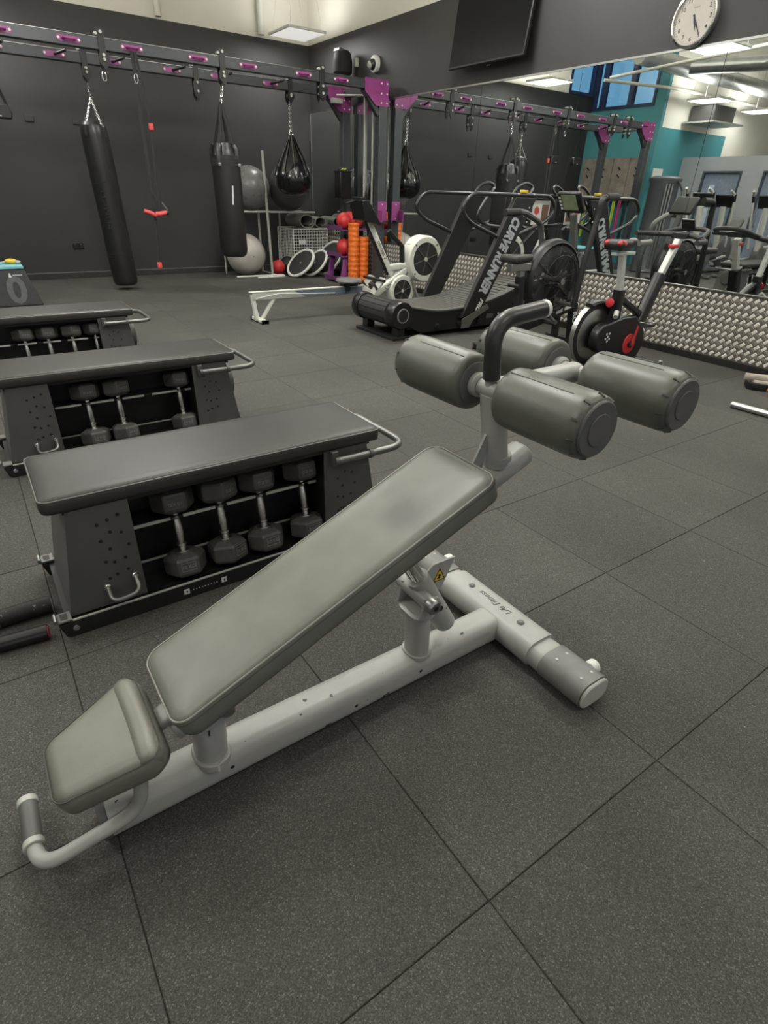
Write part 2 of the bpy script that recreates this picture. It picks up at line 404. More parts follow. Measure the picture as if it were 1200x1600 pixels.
#@@STRUCT
# ------------------------------------------------------------------ setting
floor = struct(B((-9, -7, -0.12), (XM+0.1, YB+0.1, -0.006)).build('floor', JOINT, smooth=False))
X0, Y0, TS = 2.551, 1.6845, 0.65
def tile_mesh():
    h = TS/2 - 0.0005; c = 0.0020; b = MB(); vs = []
    for q, z in ((h, -0.0058), (h, -0.003), (h-c, 0.0)):
        vs += [(-q,-q,z), (q,-q,z), (q,q,z), (-q,q,z)]
    b.add(vs, [(i, (i+1) % 4, 4+(i+1) % 4, 4+i) for i in range(4)] + [(4+i, 4+(i+1) % 4, 8+(i+1) % 4, 8+i) for i in range(4)] + [(8,9,10,11)])
    return b.mesh('rubber_tile', RUB, smooth=False)
tm = tile_mesh()
for i in range(-8, 5):
    for j in range(-3, 15):
        if Y0+j*TS > YB-0.2: continue
        o = bpy.data.objects.new('rubber_tile', tm); COL.objects.link(o); o.parent = floor
        o.location = (X0+(i+.5)*TS, Y0+(j+.5)*TS, 0.06*0 + random.uniform(-0.0006, 0.0004)); o.rotation_euler[2] = random.uniform(-.0012, .0012)
        o.location -= Vector(floor.location)
# rubber sheet flooring beyond the tiled workout area
s_ = MB(); xl = X0-8*TS; yl = Y0-3*TS
for lo, hi in (((-9,-7,-0.0055),(xl-0.002,YB,0)), ((xl,-7,-0.0055),(XM,yl-0.002,0)), ((X0+5*TS+0.002,yl,-0.0055),(XM,YB,0)), ((xl,Y0+14*TS+0.002,-0.0055),(X0+5*TS,YB,0))):
    s_.box(lo, hi)
s_.build('rubber_sheet', RUB, floor, smooth=False)

struct(B((-1.95, YB, 0), (XM+0.1, YB+0.12, 3.50)).build('wall_back', WALLD, smooth=False))
# pale wall above the dark one, with an opening for the high window
wb = MB()
wb.box((-0.95, YB, 3.50), (XM+0.1, YB+0.12, 4.75)); wb.box((-1.95, YB, 4.25), (-0.95, YB+0.12, 4.75))
struct(wb.build('wall_back_upper', CREAM, smooth=False))
struct(B((XM, -7, 0), (XM+0.12, YB+0.12, 3.50)).build('wall_right', WALLD, smooth=False))
struct(B((XM, -7, 3.50), (XM+0.12, YB+0.12, 4.75)).build('wall_right_upper', CREAM, smooth=False))
wl = MB(); wl.box((-1.95, 8.95, 0), (-1.85, YB, 3.22)); wl.box((-1.95, 8.95, 4.25), (-1.85, YB, 4.75)); wl.box((-1.95, 8.95, 3.22), (-1.85, 9.2, 4.25))
struct(wl.build('wall_left', TEAL, smooth=False))
struct(B((-9, 8.95, 2.82), (-1.951, 9.07, 4.75)).build('wall_rear_left_upper', CREAM, smooth=False))
struct(B((-4.7, 8.949, 0), (-1.951, 9.07, 2.82)).build('wall_rear_left', TEAL, smooth=False))
struct(B((-9, 8.95, 0), (-4.701, 9.07, 2.82)).build('wall_rear_left_end', CREAM, smooth=False))
gw = MB()   # pale grey changing-room block, door openings left out
for y0, y1, z0, z1 in ((8.35,8.94,0,2.3),(7.0,7.45,0,2.3),(5.2,6.1,0,2.3),(7.45,8.35,2.02,2.3),(6.1,7.0,2.02,2.3),(3.4,5.2,0,2.3)):
    gw.box((-3.20, y0, z0), (-3.05, y1, z1))
gw.box((-6.5, 3.4, 2.24), (-3.20, 8.94, 2.30))
struct(gw.build('wall_left_block', GREYW, smooth=False))
for n, yc_ in ((1, 7.9), (2, 6.55)):
    d = struct(B((-3.15, yc_-.41, 0.01), (-3.10, yc_+.41, 1.98)).build('door_%d' % n, mat('door_blue_grey', (0.20, 0.235, 0.30), .5), smooth=False))
    f = MB()
    for lo, hi in (((-3.18,yc_-.45,0),(-3.04,yc_-.41,2.02)), ((-3.18,yc_+.41,0),(-3.04,yc_+.45,2.02)), ((-3.18,yc_-.41,1.98),(-3.04,yc_+.41,2.02))): f.box(lo, hi)
    f.build('door_frame', mat('door_frame_grey', (.045,.055,.07), .4), d, smooth=False)
    B((-3.10, yc_+.12, .75), (-3.094, yc_+.24, 1.75)).build('vision_panel', mat('door_glass', (.5,.56,.66), .15), d, smooth=False)
    MB().tube(fillet([(-3.10,yc_+.33,.95),(-3.05,yc_+.33,.95),(-3.05,yc_+.33,1.25),(-3.10,yc_+.33,1.25)], .03), .012, 8).build('door_handle', STEEL, d)
struct(B((-9.12, -7, 0), (-9.0, 9.07, 4.75)).build('wall_far_left_added', CREAM, smooth=False))  # added to keep light from the open side off the mirror wall
struct(B((-9.1, -7, 4.75), (XM+0.12, YB+0.12, 4.85)).build('ceiling', CEIL, smooth=False))
# high windows: one in the back wall, two in the left wall
def window(n, axis, a0, a1, z0, z1, mull):
    f = MB(); t = .06
    def bx(b, a, b_, z_, zz, d0, d1):
        if axis == 'x': b.box((a, YB+d0, z_), (b_, YB+d1, zz))
        else: b.box((-1.85-d1, a, z_), (-1.85-d0, b_, zz))
    for a, b_, z_, zz in ((a0,a0+t,z0,z1),(a1-t,a1,z0,z1),(a0+t,a1-t,z0,z0+t),(a0+t,a1-t,z1-t,z1)): bx(f, a, b_, z_, zz, -.02, .1)
    for q in mull: bx(f, q-t, q+t, z0+t, z1-t, -.02, .1)
    w = struct(f.build('window_%d' % n, NAVY, smooth=False))
    eds = [a0+t] + sum([[q-t, q+t] for q in mull], []) + [a1-t]
    for k in range(0, len(eds), 2):
        p = MB(); bx(p, eds[k], eds[k+1], z0+t, z1-t, .03, .04); p.build('pane', SKYTINT, w, smooth=False)
window(1, 'x', -1.84, -0.95, 3.50, 4.25, [])
window(2, 'y', 9.2, 10.88, 3.22, 4.25, [9.85, 10.62])
# skirting
sk = MB(); sk.box((-1.85, YB-.018, 0.0), (XM-.03, YB-.0005, 0.085)); sb = struct(sk.build('baseboard_back', mat('dark_skirting', (.03,.029,.028), .5), bevel=.004, smooth=False))
B((-1.85, YB-.020, 0.086), (XM-.03, YB-.0005, 0.094)).build('skirting_edge', MGREY, sb, smooth=False)
struct(B((XM-.022, -3, 0.0), (XM-.0005, YB-.02, 0.065)).build('baseboard_right', mat('worn_black_skirting', (.014,.013,.012), .45, chips=(9,.7,(.3,.3,.28))), bevel=.003, smooth=False))
# aluminium tread plate below the mirrors
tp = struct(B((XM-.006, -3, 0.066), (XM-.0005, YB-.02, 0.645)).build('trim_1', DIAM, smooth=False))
pz = .0645
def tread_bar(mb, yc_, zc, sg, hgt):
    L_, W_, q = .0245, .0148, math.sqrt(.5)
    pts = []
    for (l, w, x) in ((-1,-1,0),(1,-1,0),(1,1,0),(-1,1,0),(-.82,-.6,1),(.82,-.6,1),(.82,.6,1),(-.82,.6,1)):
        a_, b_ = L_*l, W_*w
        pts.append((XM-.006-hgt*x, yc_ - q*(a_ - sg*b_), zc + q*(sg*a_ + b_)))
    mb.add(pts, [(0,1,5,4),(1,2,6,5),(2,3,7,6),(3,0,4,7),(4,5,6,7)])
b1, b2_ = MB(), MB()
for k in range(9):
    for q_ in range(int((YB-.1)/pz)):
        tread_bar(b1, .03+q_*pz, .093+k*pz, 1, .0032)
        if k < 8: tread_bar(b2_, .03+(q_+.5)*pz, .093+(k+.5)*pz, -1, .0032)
stuff(b1.build('lit_bars', DIAMB, tp, smooth=False)); stuff(b2_.build('shaded_bars', mat('tread_plate_shaded', (0.19, .175, .15), .45, metal=.3), tp, smooth=False))  # one metal: light put into one bar direction's colour, shade into the other
B((XM-.016, -3, 0.645), (XM-.0005, YB-.02, 0.662)).build('edge_strip', STEEL, tp, bevel=.003, smooth=False)
# wall mirrors
edges = [(YB-.02, 9.37, 'far corner of the right wall beside the rig'), (9.37, 7.88, 'right wall directly behind the rig post'), (7.88, 6.42, 'right wall above the rower fan, beyond the treadmill'),
         (6.42, 4.90, 'right wall behind the curved treadmill'), (4.90, 3.38, 'right wall above the exercise bikes, below the clock'), (3.38, 1.86, 'right wall nearest the camera at the right edge')]
for a, b_, lab in edges:
    o = B((XM-.008, b_+.0025, 0.664), (XM-.001, a-.0025, 2.555)).build('mirror_panel', MIR, smooth=False)
    tag(o, 'frameless mirror panel on the ' + lab, 'mirror', 'wall mirror panels')
for a, b_ in ((1.86, 0.34), (0.34, -1.2)):
    tag(B((XM-.008, b_+.0025, 0.664), (XM-.001, a-.0025, 2.555)).build('mirror_panel', MIR, smooth=False), ['mirror panel just past the right photo edge', 'mirror panel two widths past the right photo edge'][a < 1], 'mirror', 'wall mirror panels')
struct(B((XM-.014, -1.2, 2.557), (XM-.0005, YB-.02, 2.575)).build('trim_2', STEEL, smooth=False))
# white line of the far mirror's left edge is its bare glass edge
struct(B((XM-.014, YB-.021, 0.664), (XM-.001, YB-.015, 2.575)).build('trim_3', MGREY, smooth=False))

# ------------------------------------------------------------------ hanging light panels
LIGHT_LABELS = ['white light panel hung on wires in the far corner above the dark wall', 'hanging light panel mirrored just below the wall clock', 'hanging light panel above the tall punching bag, seen in the mirror',
    'hanging light panel by the teal corner, seen in the mirror', 'hanging light panel over the pale grey block, seen in the mirror', 'hanging light panel over the middle storage bench', 'hanging light panel behind the photographer',
    'hanging light panel over the curved treadmill', 'hanging light panel over the red and black bike', 'hanging light panel left of the far storage bench', 'hanging light panel left of the nearest storage bench', 'hanging light panel nearest the mirrors behind the photographer']
def light_panel(i, x, y, z, k):
    lab = LIGHT_LABELS[i]
    t = thing('ceiling_light', lab, 'light', (x, y, z), 'hanging light panels')
    w, l = .32, .36
    f = MB().box((x-w, y-l, z), (x+w, y+l, z+.035)); f.build('frame', WHITEP, t, bevel=.006, smooth=False)
    B((x-w+.02, y-l+.02, z-.004), (x+w-.02, y+l-.02, z-.0005)).build('diffuser', DIFF, t, smooth=False)
    for sx in (-1, 1):
        for sy in (-1, 1): MB().cyl((x+sx*w*.85, y+sy*l*.85, z+.035), (x+sx*.05, y+sy*l*.5, 4.75), .003, seg=5).build('wire', STEEL, t)
    ld = bpy.data.lights.new('panel_lamp', 'AREA'); ld.shape = 'RECTANGLE'; ld.size = .6; ld.size_y = .68; ld.energy = LAMP_W*k; ld.color = (1, .995, .97)
    lo = bpy.data.objects.new('panel_lamp', ld); COL.objects.link(lo); lo.parent = t; lo.location = (0, 0, -.012)
    l2 = ld.copy(); l2.energy = LAMP_W*k*ADDED_UPLIGHT*(.2 if i == 0 else 1); uo = bpy.data.objects.new('added_uplight', l2); COL.objects.link(uo); uo.parent = t; uo.location = (0, 0, .05); uo.rotation_euler = (PI, 0, 0)  # second lamp is an added fill, aimed up at ceiling and cream walls
for i, p in enumerate(PANELS): light_panel(i, *p)

# ------------------------------------------------------------------ ducts and pipes overhead
def pipe(name, label, pts, r, mt, seg=14, cat='pipe'):
    return tag(MB().tube(fillet(pts, .12, 4), r, seg).build(name, mt), label, cat)
pipe('ventilation_duct', 'big round galvanised duct running under the ceiling, seen in the mirror', [(0.1, 8.42, 3.78), (-2.2, 8.45, 3.76), (-8.6, 8.6, 3.76)], .15, DUCT, 20, 'duct')
pipe('ventilation_duct', 'branch of the galvanised duct bending towards the photographer', [(-1.5, 8.44, 3.78), (-2.2, 7.2, 3.78), (-2.5, 3.0, 3.78)], .13, DUCT, 20, 'duct')
pipe('conduit_pipe', 'thin pale pipe dropping down the cream wall at top left', [(3.33, YB-.06, 4.7), (3.33, YB-.06, 3.52)], .045, CREAM)
pipe('conduit_pipe', 'pale bent pipe beside the far corner light panel', [(5.75, 9.9, 4.22), (4.95, YB-.08, 4.02), (4.95, YB-.08, 3.52)], .05, OFFW)
pipe('sprinkler_pipe', 'long thin sprinkler pipe crossing high up, seen in the mirror', [(-0.12, 9.3, 3.50), (-1.8, 8.86, 3.50), (-6.0, 8.86, 3.50)], .028, CREAM)
pipe('sprinkler_pipe', 'sprinkler pipe running along the ceiling close to the mirror wall', [(-0.30, 9.3, 3.56), (0.42, 5.9, 3.56), (1.1, 2.2, 3.56)], .028, CREAM)
ac = thing('air_conditioner', 'grey boxed air conditioning unit high on the cream wall', 'air conditioner', (-3.3, 8.8, 2.95))
B((-3.75, 8.35, 2.98), (-2.85, 8.9, 3.28)).build('casing', GREYST, ac, bevel=.02); B((-3.95, 8.2, 2.93), (-2.65, 8.92, 2.965)).build('drip_tray', LGREY, ac)
#@@HERO
# ------------------------------------------------------------------ decline bench (foreground)
YC = 1.02
bench = thing('decline_bench', 'silver decline abdominal bench with olive vinyl pads and four leg rollers in the foreground', 'bench', (0.6, YC, 0))
bt = MB().obeam((-0.055, YC+.005, .056), (1.20, YC+.005, .056), .105, .10, rr=.32).build('base_tube', SILV, bench)
MB().obeam((-0.075, YC+.005, .056), (-0.055, YC+.005, .056), .109, .104, rr=.32).build('end_cap', DGREY, bt, bevel=.003)
MB().lathe((0.02, YC+.012, .1062), (0,0,1), [(.021,0),(.021,.001)], 18).build('hole_plug', MGREY, bt)
for hx, hz in ((.24, .058), (.62, .05), (.86, .058)):
    MB().lathe((hx, YC-.0472, hz), (0,-1,0), [(.006,0),(.006,.0006)], 8).build('bolt_hole', BLK, bt)
for k, (x, z, L_) in enumerate(((.30,.062,.012),(.325,.055,.018),(.52,.030,.020),(.545,.05,.008),(.60,.052,.007),(.72,.030,.014),(.735,.034,.007),(.965,.066,.006))):
    MB().lathe((x, YC-.0466, z), (0,-1,0), [(.0042,0),(.0042,.0008)], 7).build('paint_chip', INK, bt)
    MB().beam((x, YC-.0468, z), (x+L_*.7, YC-.0468, z+.003), .0009, .003, side=(0,1,0)).build('paint_chip', INK, bt, smooth=False)
# cross foot at the far end
fb = MB().obeam((1.255, .64, .052), (1.255, 1.44, .052), .125, .085, side=(1,0,0), rr=.46).build('foot_bar', SILV, bench)
MB().obeam((1.255, .835, .055), (1.255, 1.27, .055), .140, .098, side=(1,0,0), rr=.46).build('foot_sleeve', SILVC, bench)
for y0, y1, ye in ((.622, .785, .622), (1.295, 1.458, 1.458)):
    c = MB().obeam((1.255, y0, .053), (1.255, y1, .053), .134, .094, side=(1,0,0), rr=.46).build('rubber_cover', MGREY, fb)
    s_ = -1 if ye < 1 else 1
    MB().obeam((1.255, ye, .053), (1.255, ye+s_*.012, .053), .128, .088, side=(1,0,0), rr=.46).build('end_cap', LGREY, c, bevel=.006)
    for dx, dy in ((-.028,.03),(.02,.03),(-.028,.125),(.02,.125)):
        MB().lathe((1.255+dx, (y0+dy), .0998), (0,0,1), [(.0055,0),(.0045,.0012)], 8).build('rivet', LGREY, c)
    wy = ye - s_*.05
    MB().lathe((1.318, wy-s_*.012, .062), (1,0,0), [(.021,0),(.024,.006),(.024,.026),(.018,.032)], 16).build('transport_wheel', WHITEP, fb)
    MB().lathe((1.35, wy-s_*.012, .062), (1,0,0), [(.009,0),(.009,.006)], 8).build('wheel_bolt', STEEL, fb)
for by in (.93, 1.175):
    MB().lathe((1.255, by, .1035), (0,0,1), [(.013,0),(.013,.004),(.008,.008)], 6).build('bolt', MGREY, fb)
text('maker_lettering', 'Life Fitness', .034, (1.258, 1.055, .1042), (0,1,0), (-1,0,0), INK, bench, .0003, shear=.35)
# front post
MB().obeam((.203, YC-.004, .09), (.214, YC-.004, .30), .098, .078, rr=.5, seg=14).build('front_post', SILVC, bench)
MB().obeam((.203, YC-.006, .085), (.2036, YC-.006, .112), .113, .092, rr=.5, seg=14).build('weld_collar', SILVC, bench, bevel=.004)
MB().beam((.196, YC-.0535, .215), (.199, YC-.0535, .245), .003, .002, side=(1,0,0)).build('paint_scratch', INK, bench, smooth=False)
for sy in (-1, 1): MB().prism([(.17, YC+sy*.05, .235), (.255, YC+sy*.05, .235), (.275, YC+sy*.05, .32), (.18, YC+sy*.05, .33)], (0, sy*.006, 0)).build('pivot_bracket', SILVC, bench, bevel=.002)
MB().cyl((.245, YC-.072, .285), (.245, YC+.072, .285), .017, seg=14).build('pivot_bolt', STEEL, bench)
# rear post with hinge yoke and adjuster strut
MB().obeam((.875, YC, .09), (.868, YC, .285), .085, .07, rr=.5).build('rear_post', SILV, bench)
MB().obeam((.875, YC, .098), (.875, YC, .112), .10, .085, rr=.5).build('weld_collar', SILVC, bench)
yk = MB(); yk.obeam((.868, YC, .275), (.862, YC, .292), .125, .085, rr=.45)
yk.prism([(.83, YC-.06, .285), (.905, YC-.06, .285), (.895, YC-.06, .345), (.845, YC-.06, .355)], (0,.010,0)); yk.prism([(.83, YC+.05, .285), (.905, YC+.05, .285), (.895, YC+.05, .345), (.845, YC+.05, .355)], (0,.010,0))
yk.build('hinge_yoke', SILVC, bench, bevel=.002)
hb = MB().cyl((.862, YC-.082, .335), (.862, YC+.082, .335), .0225, seg=18).build('hinge_bolt', SILVC, bench)
MB().lathe((.862, YC-.082, .335), (0,-1,0), [(.024,-.02),(.024,.0),(.019,.005)], 18).build('bolt_head', STEEL, hb)
MB().lathe((.862, YC-.0875, .335), (0,-1,0), [(.009,0),(.009,.001)], 6).build('hex_socket', BLK, hb)
MB().cyl((.995, YC+.012, .155), (.865, YC+.012, .385), .035, seg=20).build('adjuster_sleeve', SILV, bench)
MB().cyl((.875, YC+.012, .367), (.745, YC+.012, .60), .024, seg=18).build('chrome_rod', CHROME, bench)
MB().cyl((.845, YC-.012, .40), (.775, YC-.012, .525), .011, seg=12).build('guide_rod', CHROME, bench)
MB().lathe((.935, YC-.026, .262), (0,-1,0), [(.011,-.01),(.011,.002)], 12).build('pin_hole', BLK, bench)
wp = MB().prism([(.925, YC+.055, .275), (1.005, YC+.055, .255), (1.055, YC+.055, .365), (.965, YC+.055, .365), (.93, YC+.055, .335)], (0,.008,0)).build('adjuster_plate', SILVC, bench, bevel=.0015)
MB().prism([(.965, YC+.0535, .296), (1.018, YC+.0535, .296), (.9915, YC+.0535, .347)], (0,.0015,0)).build('warning_sticker', YEL, wp, smooth=False)
tr = MB()
tri = [(.9685, .2985), (1.0145, .2985), (.9915, .3425)]
for a in range(3):
    (x0, z0), (x1, z1) = tri[a], tri[(a+1) % 3]; tr.beam((x0, YC+.0532, z0), (x1, YC+.0532, z1), .0008, .003, side=(0,1,0))
tr.beam((.984, YC+.0532, .305), (.999, YC+.0532, .318), .0008, .006, side=(0,1,0)); tr.beam((.995, YC+.0532, .305), (.988, YC+.0532, .322), .0008, .005, side=(0,1,0))
tr.build('warning_symbol', INK, wp, smooth=False)
# inclined pad
A = math.radians(23.0); ca, sa = math.cos(A), math.sin(A)
P0 = Vector((.108, YC, .372))
def padf(u, v, h): return P0 + Vector((ca*u - sa*h, v, sa*u + ca*h))
Lp = .962
pad = MB().slab(padf, 0, Lp, .262, .276, .045, [(.03,-.079),(.012,-.077),(.002,-.066),(0,-.050),(0,-.024),(.004,-.010),(.013,-.0025),(.03,.0006),(.06,.002),(.11,.0025)], 7).build('back_pad', VWORN, bench, ang=80)
def ringline(d, h, w0, w1, L_, r, fr, seg=7):
    out = []
    for (cx, cy, w, a0) in ((L_, 1, w1, 0), (0, 1, w0, PI/2), (0, -1, w0, PI), (L_, -1, w1, 1.5*PI)):
        q = max(r-d, .004); sx = 1 if cx > 0 else -1; ox = cx-sx*(d+q); oy = cy*(w/2-d-q)
        for k in range(seg+1):
            t = a0+PI/2*k/seg; out.append(fr(ox+q*math.cos(t), oy+q*math.sin(t), h))
    return out
MB().tube(ringline(.0040, -.0085, .262, .276, Lp, .045, padf), .0026, 6, closed=True).build('seam_piping', PIPING, pad)
MB().tube(ringline(-.0002, -.018, .262, .276, Lp, .045, padf), .0011, 5, closed=True).build('stitch_line', SEAM, pad)
MB().tube(ringline(.0016, -.063, .262, .276, Lp, .045, padf), .0016, 6, closed=True).build('lower_piping', SEAM, pad)
MB().slab(padf, .02, Lp-.02, .22, .235, .03, [(0,-.088),(0,-.078)], 4).build('pad_board', BLK, bench, smooth=False)
MB().obeam(padf(-.03, 0, -.122), padf(1.155, 0, -.122), .085, .066, rr=.45).build('pad_beam', SILV, bench)
MB().obeam(padf(1.155, 0, -.122), padf(1.163, 0, -.122), .08, .061, rr=.45).build('beam_cap', LGREY, bench, bevel=.004)
MB().obeam(padf(-.16, 0, -.082), padf(.06, 0, -.082), .06, .028, rr=.4).build('seat_link', SILVC, bench)
# head/seat pad
As = math.radians(18.0); cs, ss = math.cos(As), math.sin(As)
S0 = Vector((-.140, YC, .2635))
def seatf(u, v, h):
    b_ = 0
    return S0 + Vector((cs*u - ss*(h+b_), v, ss*u + cs*(h+b_)))
sp_ = MB().slab(seatf, 0, .236, .195, .272, .04, [(.03,-.074),(.012,-.072),(.003,-.062),(0,-.046),(0,-.024),(.004,-.012),(.014,-.003),(.026,.0004),(.034,.001),(.044,.0015),(.06,.002),(.085,.0025)], 7, r1=.05).build('seat_pad', VSEAT, bench, ang=80)
MB().tube(ringline(.003, -.009, .195, .272, .236, .04, seatf), .0015, 5, closed=True).build('stitch_line', SEAM, sp_)
MB().tube(ringline(.0022, -.054, .195, .272, .236, .04, seatf), .0016, 5, closed=True).build('lower_piping', SEAM, sp_)
MB().slab(seatf, .02, .216, .15, .22, .03, [(0,-.083),(0,-.073)], 4).build('seat_board', BLK, bench, smooth=False)
er = MB()
for v in [-.122+.244*k/16 for k in range(17)]: pass
er.tube([seatf(.204-.006*(abs(v)/.122)**2.2, v, -.0215-.004*(abs(v)/.122)**4) for v in [-.127+.254*k/18 for k in range(19)]], .030, 16, rs=[.030*(.80 if k in (0, 18) else .95 if k in (1, 17) else 1) for k in range(19)])
er.build('end_roll', VSEAT, sp_, ang=80)
# low carry handle
hp = fillet([(.045, YC-.055, .27), (.015, YC-.055, .085), (-.205, YC-.06, .062), (-.207, YC+.13, .065)], .055, 7)
hn = MB().tube(hp, .0165, 14).build('carry_handle', SILV, bench)
MB().tube([(-.2066, YC+.012, .0640), (-.2068, YC+.115, .0648)], .0205, 16).build('rubber_grip', DGREY, hn)
MB().tube([(-.2066, YC-.004, .0638), (-.2067, YC+.013, .0641)], .0225, 16).build('grip_collar', LGREY, hn, bevel=.002)
MB().tube([(-.2068, YC+.114, .0648), (-.2069, YC+.132, .0652)], .0225, 16).build('grip_collar', LGREY, hn, bevel=.002)
# leg rollers
AX1 = (1.065, .925); AX2 = (1.395, .928)
MB().obeam((1.115, YC, .70), (1.072, YC, .915), .078, .062, rr=.5).build('roller_upright', SILV, bench)
MB().obeam((1.118, YC, .715), (1.115, YC, .732), .09, .074, rr=.5).build('weld_collar', SILVC, bench)
MB().prism([padf(.93, -.004, -.08), padf(1.0, -.004, -.08), (1.075, YC-.004, .80), (1.062, YC-.004, .80)], (0,.008,0)).build('gusset_plate', SILVC, bench)
MB().obeam((1.06, YC, .925), (1.40, YC, .928), .062, .055, rr=.45).build('roller_link', SILV, bench)
for n, (ax, az) in enumerate((AX1, AX2)):
    MB().cyl((ax, .72, az), (ax, 1.35, az), .0225, seg=16).build('roller_axle', SILVC, bench)
    for sy in (-1, 1):
        yi = YC + sy*.066; ye = YC + (.346 if sy > 0 else -.330 - .006*n)
        r = MB().lathe((ax, yi, az), (0, sy, 0), [(.052,0),(.069,.002),(.0760,.010),(.0780,.026),(.0785,.08),(.0785,abs(ye-yi)-.06),(.0780,abs(ye-yi)-.030),(.0755,abs(ye-yi)-.012),(.070,abs(ye-yi)-.003),(.058,abs(ye-yi))], 40).build('leg_roller', VOLIVE, bench, ang=60)
        MB().lathe((ax, ye, az), (0, sy, 0), [(.066,-.006),(.066,.003),(.063,.006),(.030,.0065)], 36).build('end_disc', DGREY, r)
        MB().lathe((ax, ye+sy*.0065, az), (0, sy, 0), [(.038,0),(.038,.0012),(.0365,.0026)], 28).build('disc_hub', DGREY, r)
        MB().lathe((ax, yi, az), (0, -sy, 0), [(.058,-.006),(.058,.003),(.054,.006)], 32).build('inner_disc', DGREY, r)
        MB().lathe((ax, yi, az), (0, -sy, 0), [(.031,0),(.033,.006),(.033,.022),(.027,.028)], 20).build('axle_collar', SILVC, bench)
        tk = MB()
        for k in range(10):
            t = 2*PI*k/10+.2; d = Vector((math.cos(t), 0, math.sin(t)))
            tk.beam(Vector((ax, ye-sy*.020, az))+d*.0782, Vector((ax, ye-sy*.004, az))+d*.0715, .0045, .005, side=(-d.z,0,d.x))
        tk.build('tucked_seam', SEAM, r, smooth=False)
        t = math.radians(66 if n == 0 else 75); d = Vector((math.cos(t)*-1, 0, math.sin(t)))
        MB().tube([Vector((ax, yi+sy*q, az))+d*.0784 for q in (.02,.08,.16,.21)], .0012, 5).build('seam_line', SEAM, r)
# top hand grip
gp = fillet([(1.062, YC+.002, .93), (1.040, YC, 1.10), (1.225, YC, 1.118)], .115, 12)
g_ = MB().tube(gp, .0165, 14).build('hand_grip', SILVC, bench)
MB().tube(fillet([(1.0588, YC+.001, .955), (1.040, YC, 1.10), (1.213, YC, 1.1168)], .115, 12), .0225, 16).build('rubber_sleeve', mat('worn_grip_rubber', (.030,.030,.029), .33, vary=.25, scale=25, bump=.2, bscale=40), g_)
MB().tube([(1.212, YC, 1.1167), (1.227, YC, 1.1182)], .0225, 16).build('grip_cap', WHITEP, g_, bevel=.003)
